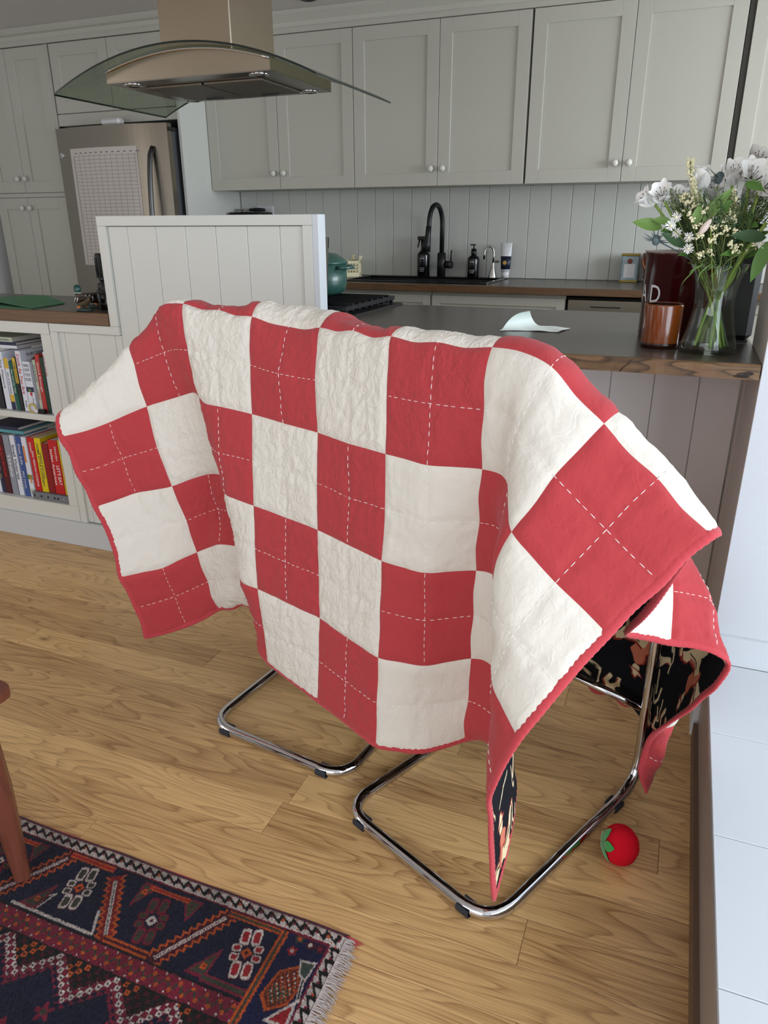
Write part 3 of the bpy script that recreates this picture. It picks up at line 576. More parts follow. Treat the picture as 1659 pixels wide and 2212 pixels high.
# ---------------------------------------------------------------- bar stools
def vlerp(a, b, t): return tuple(a[i]+(b[i]-a[i])*t for i in range(3))
def rounded(pts, rad, closed=True, n=7):
    out = []; L = len(pts)
    for i in range(L):
        if not closed and i in (0, L-1): out.append(Vector(pts[i])); continue
        p = Vector(pts[i]); a = Vector(pts[(i-1) % L]); b = Vector(pts[(i+1) % L]); r = rad[i] if isinstance(rad, (list, tuple)) else rad
        da = (a-p); db = (b-p); ra = min(r, da.length*.49, db.length*.49); A = p+da.normalized()*ra; Bq = p+db.normalized()*ra
        for k in range(n+1):
            t = k/n; out.append(A*(1-t)**2+p*2*t*(1-t)+Bq*t*t)
    return out
def stool(P0, P1, lab):
    wv = Vector((P1[0]-P0[0], P1[1]-P0[1], 0)); Wd = wv.length; wv.normalize(); fv = Vector((-wv.y, wv.x, 0)); O = Vector((P0[0], P0[1], 0))
    T = lambda u, v, z: O+wv*u+fv*v+Vector((0, 0, z))
    t = thing('bar_stool', lab, 'stool', tuple(T(Wd/2, .3, 0)), 'chrome cantilever bar stools at the bar'); r = .0145
    path = [T(.03, .108, 1.140), T(0, .125, .80), T(0, .19, .755), T(0, .60, .755), T(0, .61, .014), T(0, 0, .014), T(Wd, 0, .014), T(Wd, .61, .014), T(Wd, .60, .755), T(Wd, .19, .755), T(Wd, .125, .80), T(Wd-.055, .108, 1.130)]
    pts = rounded(path, [0, .03, .04, .08, .10, .085, .085, .10, .08, .04, .03, 0], False, 8)
    obj('tube_frame', B().tube(pts, r, 16), 'chrome', t)
    obj('foot_rest', B().tube([T(.012, .607, .245), T(Wd-.012, .607, .245)], .011, 12), 'chrome', t)
    M4 = Matrix(((wv.x, fv.x, 0, O.x), (wv.y, fv.y, 0, O.y), (0, 0, 1, 0), (0, 0, 0, 1)))
    obj('seat', B().bbox(.018, Wd-.018, .155, .585, .742, .772, .008, M4), 'rest_black', t)
    obj('backrest', B().bbox(.040, Wd-.060, .097, .118, .93, 1.135, .008, M4), 'rest_black', t)
    for u, v, ax in ((.065, 0, 0), (Wd-.065, 0, 0), (0, .50, 1), (Wd, .50, 1)):
        b = B(); d = wv if ax == 0 else fv; s = fv if ax == 0 else wv; c = T(u, v, .0145); n = 9; vs = []
        for e in (-.016, .016):
            for k in range(n+1):
                a = math.radians(150+240*k/n)
                for R in (r+.0005, r+.0045): vs.append(c+d*e+s*(R*math.cos(a))+Vector((0, 0, max(R*math.sin(a), -.0142))))
        fs = []; m = 2*(n+1)
        for k in range(n):
            i = 2*k; fs += [(i, i+2, i+3, i+1), (m+i, m+i+1, m+i+3, m+i+2), (i+1, i+3, m+i+3, m+i+1), (i, m+i, m+i+2, i+2)]
        fs += [(0, 1, m+1, m), (m-2, 2*m-2, 2*m-1, m-1)]; b.add(vs, fs); obj('floor_clip', b, 'dark_rubber', t)
stool((-.594, -.918), (-.130, -.990), 'left chrome tube bar stool under the quilt, beside the guard panel')
stool((-.083, -1.083), (.338, -1.277), 'right chrome tube bar stool under the quilt, nearest the tomato toy')
# ---------------------------------------------------------------- the quilt
# half-millimetre coordinates of the quilt every quarter square, 33 columns by 41 rows
QN = np.array([
-1234,-607,245,-1239,-635,343,-1244,-658,443,-1255,-669,543,-1272,-666,643,-1291,-652,740,-1308,-638,835,-1320,-641,931,-1319,-674,1019,-1289,-735,1081,-1230,-796,1112,-1193,-865,1152,-1238,-930,1194,-1300,-988,1228,-1356,-1056,1266,-1405,-1128,1309,-1449,-1202,1358,-1492,-1273,1414,-1532,-1342,1473,-1572,-1407,1536,-1611,-1468,1600,-1651,-1527,1664,-1692,-1583,1727,-1735,-1641,1785,-1777,-1707,1834,-1813,-1787,1865,-1833,-1883,1877,-1824,-1984,1860,-1794,-2017,1755,-1752,-1997,1665,-1737,-2001,1568,-1701,-1979,1473,-1676,-1977,1376,-1641,-1962,1279,-1614,-1957,1179,-1590,-1961,1079,-1578,-1976,979,-1550,-1952,882,-1531,-1940,783,-1509,-1926,687,-1501,-1927,589,
-1137,-577,263,-1149,-591,364,-1159,-604,464,-1169,-619,565,-1182,-624,666,-1197,-618,766,-1213,-609,864,-1227,-606,962,-1235,-624,1058,-1228,-671,1140,-1197,-738,1195,-1174,-812,1243,-1210,-883,1285,-1261,-952,1320,-1305,-1030,1353,-1344,-1109,1390,-1383,-1187,1435,-1421,-1260,1488,-1460,-1328,1546,-1500,-1393,1609,-1539,-1453,1674,-1580,-1511,1740,-1623,-1567,1805,-1667,-1625,1866,-1711,-1692,1916,-1744,-1776,1946,-1752,-1872,1942,-1722,-1932,1872,-1695,-1939,1778,-1665,-1931,1685,-1642,-1935,1588,-1616,-1914,1498,-1590,-1904,1402,-1560,-1901,1303,-1531,-1901,1199,-1504,-1905,1095,-1481,-1908,996,-1466,-1890,899,-1446,-1873,802,-1427,-1862,704,-1409,-1856,605,
-1041,-551,285,-1059,-549,387,-1074,-548,489,-1084,-573,591,-1095,-583,694,-1107,-583,797,-1121,-580,899,-1136,-577,1002,-1149,-586,1104,-1155,-621,1199,-1150,-685,1275,-1146,-759,1337,-1174,-838,1378,-1214,-919,1408,-1249,-1005,1435,-1281,-1091,1468,-1315,-1172,1511,-1352,-1247,1562,-1390,-1317,1621,-1429,-1381,1684,-1469,-1442,1750,-1511,-1499,1818,-1554,-1554,1885,-1600,-1610,1948,-1644,-1678,2000,-1676,-1764,2030,-1669,-1858,2011,-1632,-1874,1913,-1600,-1854,1815,-1581,-1867,1718,-1554,-1842,1627,-1533,-1854,1531,-1508,-1832,1435,-1478,-1843,1328,-1447,-1847,1222,-1417,-1851,1114,-1381,-1852,1009,-1382,-1826,915,-1360,-1803,823,-1343,-1800,725,-1318,-1786,628,
-945,-558,310,-963,-556,412,-979,-554,516,-991,-556,620,-1004,-555,725,-1017,-554,830,-1031,-552,936,-1047,-550,1044,-1065,-549,1152,-1083,-570,1261,-1093,-642,1355,-1105,-713,1437,-1130,-799,1473,-1161,-891,1494,-1187,-985,1513,-1214,-1076,1542,-1246,-1160,1583,-1281,-1237,1635,-1319,-1307,1694,-1358,-1372,1759,-1399,-1433,1827,-1441,-1490,1897,-1486,-1543,1968,-1533,-1597,2034,-1577,-1663,2089,-1602,-1750,2115,-1569,-1809,2054,-1544,-1818,1956,-1512,-1812,1857,-1489,-1818,1756,-1461,-1817,1654,-1436,-1816,1552,-1411,-1807,1451,-1387,-1801,1348,-1359,-1797,1248,-1339,-1794,1146,-1316,-1783,1049,-1303,-1768,951,-1281,-1749,858,-1262,-1748,760,-1235,-1729,666,
-850,-567,336,-870,-565,439,-885,-563,543,-898,-563,649,-912,-563,755,-925,-563,863,-940,-562,972,-956,-561,1083,-975,-559,1196,-996,-561,1314,-1023,-622,1427,-1055,-678,1565,-1080,-777,1576,-1100,-876,1578,-1116,-975,1581,-1142,-1068,1608,-1173,-1152,1651,-1209,-1229,1704,-1247,-1300,1765,-1287,-1366,1832,-1328,-1428,1903,-1371,-1484,1977,-1417,-1536,2051,-1464,-1589,2122,-1511,-1648,2181,-1526,-1735,2203,-1482,-1749,2104,-1457,-1769,1998,-1426,-1764,1894,-1401,-1779,1789,-1374,-1790,1683,-1345,-1783,1577,-1315,-1781,1472,-1295,-1763,1373,-1267,-1748,1274,-1257,-1740,1177,-1236,-1725,1081,-1221,-1726,987,-1199,-1701,897,-1180,-1715,803,-1158,-1682,720,
-758,-575,362,-777,-574,466,-793,-574,570,-806,-573,677,-820,-573,784,-833,-574,893,-848,-574,1003,-865,-573,1115,-883,-572,1228,-904,-573,1345,-930,-628,1455,-954,-678,1574,-980,-781,1582,-1004,-880,1599,-1030,-976,1624,-1061,-1066,1663,-1095,-1149,1711,-1133,-1226,1768,-1172,-1297,1832,-1213,-1364,1902,-1256,-1426,1976,-1300,-1484,2054,-1347,-1538,2134,-1395,-1589,2214,-1440,-1645,2279,-1421,-1724,2240,-1390,-1739,2138,-1363,-1746,2029,-1332,-1745,1924,-1310,-1751,1817,-1286,-1753,1711,-1257,-1746,1608,-1227,-1733,1510,-1207,-1726,1411,-1183,-1711,1315,-1171,-1703,1217,-1150,-1717,1121,-1130,-1726,1025,-1109,-1722,929,-1090,-1729,833,-1062,-1697,742,
-667,-583,387,-686,-583,491,-701,-584,596,-715,-585,703,-727,-585,810,-741,-586,919,-755,-586,1029,-770,-586,1140,-788,-585,1252,-807,-586,1365,-832,-642,1468,-854,-695,1576,-883,-795,1595,-911,-891,1624,-942,-983,1661,-976,-1070,1708,-1013,-1151,1762,-1052,-1227,1823,-1093,-1298,1891,-1136,-1365,1964,-1181,-1429,2043,-1227,-1489,2126,-1276,-1548,2214,-1328,-1606,2301,-1371,-1660,2384,-1336,-1714,2296,-1301,-1726,2172,-1271,-1732,2059,-1237,-1722,1954,-1217,-1732,1847,-1194,-1733,1739,-1165,-1721,1636,-1129,-1691,1542,-1114,-1705,1443,-1089,-1691,1350,-1077,-1707,1251,-1076,-1755,1166,-1045,-1749,1061,-1020,-1743,959,-999,-1748,867,-984,-1704,799,
-577,-589,410,-595,-591,514,-609,-593,619,-622,-595,726,-635,-597,834,-647,-598,943,-660,-599,1052,-675,-599,1162,-690,-598,1273,-707,-601,1383,-733,-662,1479,-757,-720,1577,-788,-816,1607,-819,-908,1645,-852,-997,1691,-888,-1081,1743,-926,-1160,1802,-966,-1235,1867,-1009,-1305,1938,-1053,-1372,2015,-1100,-1435,2098,-1149,-1496,2187,-1202,-1562,2283,-1263,-1636,2375,-1291,-1733,2418,-1248,-1747,2311,-1214,-1754,2197,-1181,-1751,2087,-1142,-1728,1988,-1124,-1740,1871,-1101,-1744,1759,-1070,-1737,1655,-1034,-1720,1558,-1019,-1728,1455,-998,-1724,1354,-980,-1724,1255,-966,-1738,1163,-949,-1746,1065,-925,-1741,965,-899,-1742,869,-880,-1720,781,
-488,-594,430,-504,-598,535,-517,-601,640,-530,-605,747,-541,-607,855,-553,-610,963,-565,-612,1073,-578,-613,1183,-592,-613,1293,-609,-631,1402,-634,-684,1495,-662,-750,1578,-693,-842,1617,-726,-931,1661,-760,-1016,1712,-797,-1098,1770,-836,-1175,1832,-877,-1248,1900,-919,-1317,1974,-964,-1382,2053,-1010,-1442,2137,-1060,-1497,2228,-1114,-1540,2330,-1164,-1634,2420,-1165,-1732,2419,-1147,-1767,2313,-1121,-1786,2202,-1097,-1799,2089,-1071,-1797,1979,-1048,-1796,1870,-1022,-1797,1762,-988,-1785,1657,-944,-1766,1557,-937,-1775,1453,-917,-1774,1350,-890,-1766,1250,-855,-1752,1154,-854,-1764,1056,-830,-1756,958,-802,-1747,860,-770,-1734,766,
-399,-597,447,-413,-603,552,-425,-609,658,-437,-614,765,-447,-618,873,-458,-622,982,-469,-625,1092,-481,-627,1203,-494,-628,1316,-513,-660,1426,-536,-696,1530,-566,-782,1581,-599,-869,1626,-632,-955,1675,-668,-1039,1729,-705,-1119,1789,-744,-1195,1854,-784,-1266,1924,-826,-1334,1998,-870,-1398,2077,-915,-1456,2160,-961,-1511,2246,-1009,-1568,2330,-1047,-1645,2392,-1053,-1740,2390,-1040,-1784,2298,-1024,-1813,2190,-1009,-1841,2078,-1003,-1868,1962,-980,-1867,1858,-968,-1877,1754,-938,-1865,1650,-906,-1857,1549,-888,-1858,1445,-869,-1855,1341,-843,-1849,1237,-802,-1842,1140,-795,-1839,1041,-769,-1826,943,-735,-1811,843,-693,-1791,744,
-310,-601,461,-322,-609,567,-333,-617,673,-343,-624,780,-353,-630,888,-362,-634,997,-373,-638,1109,-383,-640,1221,-396,-642,1336,-415,-680,1448,-436,-714,1573,-469,-807,1594,-503,-896,1636,-538,-982,1686,-575,-1064,1741,-612,-1143,1803,-651,-1217,1870,-691,-1288,1941,-732,-1355,2016,-773,-1418,2095,-816,-1477,2176,-859,-1532,2258,-902,-1592,2333,-935,-1669,2387,-944,-1763,2404,-937,-1802,2295,-923,-1830,2186,-912,-1857,2073,-903,-1885,1963,-891,-1907,1854,-887,-1934,1746,-872,-1936,1645,-874,-1951,1543,-849,-1943,1438,-834,-1941,1332,-825,-1942,1225,-827,-1946,1121,-789,-1931,1023,-761,-1915,921,-734,-1899,819,-712,-1886,714,
-221,-610,471,-231,-621,577,-241,-630,683,-250,-638,790,-258,-644,898,-267,-648,1008,-276,-652,1120,-285,-654,1233,-296,-656,1349,-316,-701,1459,-336,-742,1575,-372,-835,1602,-408,-924,1643,-444,-1010,1693,-481,-1091,1750,-519,-1169,1812,-557,-1243,1880,-596,-1313,1953,-636,-1379,2030,-677,-1442,2110,-717,-1501,2193,-758,-1558,2277,-799,-1618,2353,-831,-1698,2398,-840,-1787,2372,-833,-1823,2279,-822,-1849,2173,-812,-1874,2065,-802,-1899,1957,-793,-1923,1850,-786,-1947,1745,-777,-1963,1640,-775,-1980,1537,-765,-1989,1433,-759,-1997,1327,-756,-2008,1221,-766,-2028,1117,-743,-2012,1015,-727,-2000,911,-715,-1989,809,-725,-1982,711,
-134,-631,477,-142,-641,582,-150,-650,688,-157,-657,795,-164,-662,904,-171,-665,1014,-178,-667,1126,-186,-668,1240,-196,-671,1356,-216,-724,1464,-236,-773,1576,-275,-867,1603,-313,-956,1644,-350,-1040,1695,-387,-1121,1753,-425,-1197,1818,-463,-1270,1887,-502,-1339,1961,-541,-1405,2040,-580,-1467,2123,-620,-1526,2210,-663,-1584,2304,-709,-1644,2401,-737,-1736,2440,-734,-1813,2380,-731,-1845,2274,-720,-1865,2168,-712,-1892,2058,-701,-1915,1949,-693,-1941,1844,-687,-1964,1740,-680,-1984,1634,-676,-2003,1530,-670,-2015,1427,-668,-2027,1324,-664,-2034,1217,-661,-2040,1112,-653,-2048,1010,-646,-2046,906,-639,-2042,798,-640,-2034,691,
-49,-662,477,-54,-671,583,-60,-679,689,-66,-684,796,-70,-684,904,-75,-684,1014,-81,-684,1125,-87,-684,1239,-95,-690,1356,-118,-754,1461,-138,-810,1575,-181,-904,1597,-219,-991,1640,-257,-1074,1693,-294,-1153,1753,-331,-1228,1819,-369,-1299,1890,-406,-1367,1965,-444,-1431,2045,-483,-1492,2128,-521,-1549,2216,-560,-1604,2306,-599,-1663,2386,-625,-1752,2415,-631,-1827,2352,-630,-1873,2260,-625,-1902,2156,-614,-1923,2050,-602,-1943,1944,-594,-1965,1838,-588,-1985,1732,-582,-2004,1627,-577,-2022,1522,-573,-2036,1417,-571,-2049,1313,-568,-2058,1209,-565,-2067,1105,-559,-2075,1000,-555,-2078,895,-551,-2079,789,-551,-2076,684,
33,-701,474,30,-711,580,26,-719,685,21,-725,792,16,-730,899,10,-735,1007,3,-740,1116,-6,-748,1226,-17,-766,1335,-35,-809,1437,-51,-862,1533,-90,-947,1580,-127,-1030,1631,-163,-1109,1688,-200,-1186,1750,-237,-1259,1818,-274,-1329,1889,-311,-1396,1965,-347,-1459,2045,-384,-1517,2129,-419,-1571,2218,-454,-1621,2312,-489,-1683,2401,-517,-1780,2420,-525,-1847,2343,-530,-1901,2251,-534,-1949,2154,-516,-1959,2046,-504,-1974,1939,-496,-1993,1833,-490,-2011,1726,-485,-2028,1619,-479,-2044,1511,-477,-2059,1408,-474,-2073,1304,-471,-2082,1202,-470,-2091,1099,-465,-2101,993,-462,-2108,886,-460,-2112,780,-459,-2113,673,
114,-744,469,112,-754,574,110,-763,679,106,-771,785,101,-778,891,95,-786,997,88,-795,1103,79,-807,1209,67,-828,1312,50,-866,1409,30,-919,1495,0,-993,1559,-34,-1069,1620,-69,-1145,1682,-106,-1219,1747,-142,-1291,1815,-179,-1360,1887,-215,-1426,1963,-250,-1488,2042,-284,-1544,2126,-317,-1595,2215,-347,-1637,2308,-380,-1710,2377,-410,-1802,2399,-426,-1880,2339,-429,-1930,2247,-428,-1967,2147,-416,-1988,2042,-404,-2005,1935,-398,-2024,1828,-393,-2041,1721,-388,-2057,1615,-384,-2071,1509,-380,-2084,1403,-377,-2095,1298,-374,-2106,1194,-372,-2116,1089,-371,-2128,985,-369,-2137,878,-368,-2146,773,-369,-2152,668,
195,-789,462,195,-799,567,193,-809,672,191,-818,777,188,-827,882,183,-836,987,177,-847,1091,168,-861,1195,158,-882,1296,144,-915,1391,124,-967,1477,95,-1032,1550,62,-1105,1615,26,-1179,1678,-11,-1253,1743,-47,-1324,1811,-83,-1393,1883,-118,-1458,1958,-153,-1519,2037,-185,-1575,2120,-215,-1624,2209,-239,-1655,2306,-274,-1741,2380,-309,-1838,2418,-336,-1927,2363,-332,-1966,2255,-328,-2001,2151,-316,-2020,2041,-304,-2033,1930,-300,-2056,1823,-296,-2075,1716,-293,-2090,1610,-289,-2102,1504,-286,-2114,1399,-281,-2121,1294,-278,-2134,1188,-273,-2139,1082,-276,-2157,977,-276,-2168,872,-277,-2182,765,-278,-2193,658,
277,-833,455,278,-844,559,278,-854,664,277,-864,769,275,-874,873,272,-884,978,268,-895,1082,262,-908,1185,255,-924,1287,245,-951,1386,224,-1002,1473,195,-1063,1552,159,-1136,1616,122,-1212,1678,85,-1286,1741,48,-1358,1808,12,-1427,1878,-23,-1493,1952,-56,-1555,2030,-87,-1612,2111,-117,-1665,2195,-147,-1718,2279,-180,-1788,2344,-212,-1874,2380,-238,-1964,2350,-234,-2006,2255,-228,-2035,2148,-219,-2059,2038,-211,-2078,1927,-205,-2097,1817,-200,-2114,1709,-200,-2127,1604,-198,-2140,1498,-194,-2153,1392,-191,-2164,1286,-188,-2176,1180,-185,-2186,1074,-186,-2198,968,-186,-2210,863,-186,-2222,758,-188,-2233,654,
360,-877,447,362,-888,552,364,-899,656,364,-909,761,364,-920,865,363,-930,970,361,-940,1075,358,-950,1179,355,-957,1285,352,-962,1391,325,-1028,1480,296,-1082,1577,258,-1166,1622,219,-1244,1678,181,-1320,1738,143,-1393,1803,107,-1463,1872,72,-1530,1945,40,-1594,2021,9,-1654,2100,-21,-1711,2180,-50,-1768,2258,-81,-1836,2324,-114,-1920,2367,-146,-2014,2378,-139,-2049,2264,-130,-2075,2153,-124,-2099,2037,-120,-2124,1923,-112,-2139,1809,-106,-2157,1697,-105,-2168,1596,-106,-2181,1495,-103,-2193,1388,-101,-2206,1280,-98,-2219,1173,-97,-2232,1067,-96,-2242,961,-96,-2254,856,-96,-2264,751,-96,-2275,647,
443,-920,439,447,-932,543,450,-943,648,452,-954,753,453,-965,858,454,-975,963,454,-984,1068,453,-993,1174,451,-1000,1280,450,-1005,1388,423,-1063,1480,396,-1116,1578,355,-1199,1623,315,-1279,1676,276,-1356,1735,237,-1430,1799,201,-1501,1866,166,-1569,1938,134,-1635,2013,104,-1697,2090,76,-1757,2169,48,-1816,2247,19,-1881,2318,-18,-1962,2363,-45,-2054,2350,-40,-2092,2255,-34,-2117,2146,-27,-2139,2035,-22,-2159,1923,-17,-2176,1812,-11,-2192,1703,-10,-2207,1595,-13,-2221,1489,-12,-2233,1382,-11,-2247,1275,-8,-2261,1168,-7,-2276,1062,-7,-2286,955,-6,-2298,850,-6,-2308,745,-5,-2321,642,
528,-963,430,532,-975,534,536,-987,639,540,-998,744,543,-1009,849,545,-1019,955,547,-1029,1061,547,-1037,1168,547,-1044,1275,546,-1049,1383,520,-1103,1479,494,-1153,1578,452,-1236,1622,411,-1316,1674,370,-1393,1731,331,-1468,1793,294,-1540,1860,260,-1610,1930,228,-1677,2005,199,-1741,2082,172,-1803,2162,145,-1864,2242,116,-1927,2324,73,-2007,2394,53,-2102,2372,60,-2134,2259,64,-2161,2147,71,-2180,2034,74,-2201,1922,80,-2214,1812,84,-2229,1702,83,-2244,1593,79,-2266,1485,82,-2271,1379,80,-2288,1273,84,-2300,1165,82,-2324,1057,84,-2324,952,83,-2344,846,86,-2345,741,88,-2367,635,
612,-1005,420,618,-1018,524,623,-1030,629,628,-1043,734,633,-1054,840,637,-1064,946,640,-1074,1053,642,-1082,1161,643,-1089,1269,642,-1093,1378,618,-1144,1476,593,-1192,1577,549,-1275,1620,506,-1355,1670,463,-1432,1725,423,-1508,1786,386,-1581,1852,352,-1652,1922,321,-1720,1997,294,-1785,2074,268,-1848,2154,244,-1909,2236,216,-1972,2316,182,-2043,2377,161,-2133,2350,163,-2173,2254,166,-2198,2145,171,-2218,2033,174,-2236,1922,178,-2250,1810,181,-2264,1701,181,-2272,1592,180,-2285,1485,181,-2290,1378,182,-2301,1273,183,-2310,1167,186,-2323,1064,183,-2327,960,182,-2336,856,184,-2348,751,189,-2367,649,
696,-1048,408,703,-1061,513,709,-1075,618,716,-1087,724,723,-1099,830,728,-1110,937,733,-1119,1044,736,-1127,1153,738,-1133,1262,739,-1138,1373,716,-1187,1473,691,-1232,1577,645,-1316,1617,600,-1396,1664,556,-1473,1718,514,-1549,1778,476,-1623,1843,443,-1694,1913,413,-1764,1987,387,-1830,2065,364,-1893,2147,343,-1954,2231,319,-2016,2315,290,-2082,2395,266,-2177,2370,268,-2212,2260,268,-2240,2148,273,-2256,2034,271,-2280,1920,277,-2284,1809,278,-2304,1697,280,-2297,1592,280,-2310,1485,281,-2304,1382,286,-2314,1276,284,-2313,1173,293,-2326,1068,282,-2316,970,280,-2322,869,281,-2340,766,289,-2366,663,
781,-1093,393,787,-1106,498,794,-1120,605,804,-1133,711,812,-1145,817,820,-1155,925,826,-1164,1034,831,-1172,1144,835,-1178,1255,836,-1183,1367,814,-1231,1470,789,-1275,1577,741,-1359,1612,693,-1439,1657,647,-1516,1708,604,-1592,1767,565,-1666,1831,532,-1738,1900,503,-1808,1975,480,-1875,2054,460,-1938,2138,443,-1997,2224,424,-2056,2309,401,-2123,2378,380,-2212,2354,376,-2254,2259,380,-2270,2152,379,-2281,2041,384,-2290,1932,382,-2296,1824,386,-2300,1717,382,-2298,1611,382,-2295,1507,380,-2293,1402,382,-2290,1300,379,-2290,1196,383,-2289,1094,377,-2289,991,376,-2294,890,372,-2313,788,381,-2322,685,
863,-1141,373,866,-1153,483,877,-1168,591,890,-1181,696,902,-1193,803,911,-1202,911,918,-1210,1021,925,-1217,1133,931,-1222,1246,934,-1228,1360,911,-1277,1466,887,-1321,1576,836,-1405,1606,785,-1485,1647,736,-1562,1695,691,-1638,1752,651,-1712,1814,618,-1784,1884,591,-1854,1959,570,-1921,2040,555,-1984,2126,543,-2043,2216,530,-2102,2308,511,-2162,2396,492,-2256,2373,481,-2300,2270,491,-2305,2159,484,-2308,2050,497,-2306,1942,483,-2311,1837,495,-2305,1733,479,-2302,1631,486,-2281,1525,476,-2287,1423,482,-2270,1323,470,-2275,1222,476,-2265,1117,470,-2271,1015,473,-2266,913,459,-2291,816,467,-2278,717,
912,-1214,370,932,-1216,475,957,-1221,576,976,-1231,679,991,-1241,784,1001,-1249,892,1011,-1256,1004,1019,-1262,1118,1027,-1267,1234,1031,-1274,1352,1008,-1326,1462,983,-1371,1575,929,-1456,1597,874,-1535,1633,821,-1611,1677,774,-1686,1731,733,-1760,1791,700,-1833,1859,674,-1903,1934,657,-1969,2017,646,-2031,2106,640,-2089,2203,633,-2148,2303,622,-2214,2397,607,-2309,2372,583,-2348,2271,587,-2350,2162,572,-2358,2052,583,-2354,1945,566,-2364,1843,580,-2348,1747,566,-2346,1643,562,-2327,1546,560,-2333,1435,558,-2329,1330,552,-2325,1233,549,-2300,1145,555,-2309,1033,554,-2316,928,544,-2331,834,549,-2293,762,
998,-1195,368,1019,-1239,459,1044,-1264,554,1064,-1279,654,1081,-1289,758,1091,-1295,867,1101,-1300,981,1112,-1306,1099,1123,-1311,1219,1128,-1320,1342,1104,-1377,1456,1078,-1429,1574,1020,-1514,1586,960,-1591,1613,902,-1665,1653,851,-1739,1700,808,-1813,1757,774,-1885,1823,751,-1954,1898,738,-2018,1982,733,-2077,2074,735,-2131,2176,740,-2182,2285,744,-2263,2359,718,-2370,2344,670,-2407,2236,628,-2437,2132,617,-2443,2027,626,-2440,1923,610,-2448,1819,612,-2439,1717,618,-2426,1619,624,-2404,1522,620,-2405,1418,621,-2399,1313,622,-2388,1211,626,-2366,1115,627,-2369,1014,633,-2367,911,632,-2363,811,631,-2336,720,
1074,-1243,342,1085,-1296,432,1127,-1315,520,1151,-1327,618,1171,-1337,720,1180,-1340,833,1190,-1344,951,1203,-1351,1071,1215,-1358,1193,1221,-1369,1320,1193,-1432,1525,1166,-1500,1568,1109,-1584,1576,1040,-1653,1587,976,-1724,1619,917,-1796,1657,871,-1869,1709,839,-1940,1773,820,-2006,1848,812,-2067,1932,814,-2121,2023,821,-2170,2117,831,-2223,2206,839,-2299,2264,807,-2389,2244,757,-2445,2169,706,-2491,2084,665,-2525,1989,640,-2535,1889,621,-2542,1784,625,-2536,1682,643,-2518,1585,673,-2493,1492,663,-2489,1388,662,-2482,1284,668,-2469,1183,687,-2447,1087,684,-2446,983,689,-2441,880,694,-2428,778,706,-2395,683,
1144,-1275,387,1142,-1375,402,1186,-1402,477,1204,-1413,572,1228,-1424,674,1235,-1419,795,1249,-1422,917,1261,-1433,1036,1271,-1449,1152,1265,-1469,1269,1246,-1504,1379,1208,-1569,1456,1166,-1654,1491,1115,-1722,1572,1040,-1789,1578,970,-1855,1599,922,-1926,1647,894,-1996,1712,882,-2059,1789,883,-2114,1873,892,-2163,1962,906,-2210,2051,924,-2264,2134,945,-2333,2202,906,-2425,2179,843,-2482,2099,775,-2539,2020,731,-2583,1931,666,-2623,1846,625,-2641,1744,623,-2635,1639,644,-2612,1545,662,-2591,1452,673,-2583,1353,676,-2574,1251,682,-2561,1149,694,-2545,1050,705,-2537,948,718,-2529,844,719,-2515,740,726,-2490,640,
1192,-1361,349,1216,-1441,348,1246,-1489,422,1248,-1502,527,1268,-1505,645,1292,-1491,767,1315,-1491,885,1324,-1514,997,1341,-1533,1104,1329,-1554,1216,1317,-1580,1327,1252,-1644,1370,1188,-1715,1408,1127,-1777,1458,1060,-1840,1486,1002,-1910,1522,964,-1983,1577,946,-2051,1646,945,-2110,1726,954,-2159,1811,970,-2201,1900,991,-2245,1986,1012,-2300,2063,1026,-2374,2120,989,-2460,2097,928,-2515,2029,868,-2566,1952,811,-2614,1868,749,-2659,1786,696,-2702,1696,652,-2729,1597,657,-2706,1504,658,-2690,1412,674,-2679,1317,680,-2668,1218,687,-2655,1118,694,-2641,1017,709,-2632,915,722,-2623,811,729,-2608,707,736,-2591,605,
1205,-1472,250,1257,-1529,289,1284,-1578,374,1257,-1594,483,1288,-1585,606,1328,-1572,730,1356,-1576,845,1374,-1598,950,1422,-1615,1048,1386,-1635,1153,1373,-1669,1256,1284,-1717,1289,1202,-1776,1319,1133,-1835,1359,1067,-1897,1394,1025,-1968,1443,1004,-2040,1506,1001,-2104,1580,1011,-2157,1663,1028,-2199,1749,1050,-2237,1837,1075,-2278,1922,1100,-2336,1997,1124,-2406,2059,1090,-2496,2039,1020,-2547,1966,959,-2597,1885,895,-2645,1806,831,-2695,1726,779,-2742,1646,726,-2791,1567,701,-2793,1471,667,-2793,1380,681,-2776,1286,683,-2764,1189,693,-2751,1091,703,-2736,991,715,-2726,888,730,-2718,784,734,-2704,681,740,-2692,574,
1245,-1598,166,1257,-1624,261,1280,-1670,358,1283,-1684,468,1309,-1668,583,1327,-1663,697,1353,-1673,800,1385,-1692,896,1415,-1717,988,1415,-1726,1089,1383,-1758,1176,1299,-1796,1211,1213,-1846,1235,1133,-1898,1267,1063,-1958,1303,1044,-2031,1364,1048,-2098,1436,1063,-2155,1516,1083,-2199,1601,1106,-2235,1689,1131,-2267,1777,1159,-2306,1860,1183,-2367,1928,1201,-2446,1969,1167,-2531,1960,1104,-2583,1900,1046,-2631,1824,981,-2677,1749,922,-2725,1672,866,-2775,1596,816,-2825,1521,772,-2857,1436,731,-2875,1350,714,-2872,1258,688,-2864,1168,698,-2849,1072,710,-2832,973,719,-2823,873,728,-2813,772,735,-2802,671,742,-2790,568,
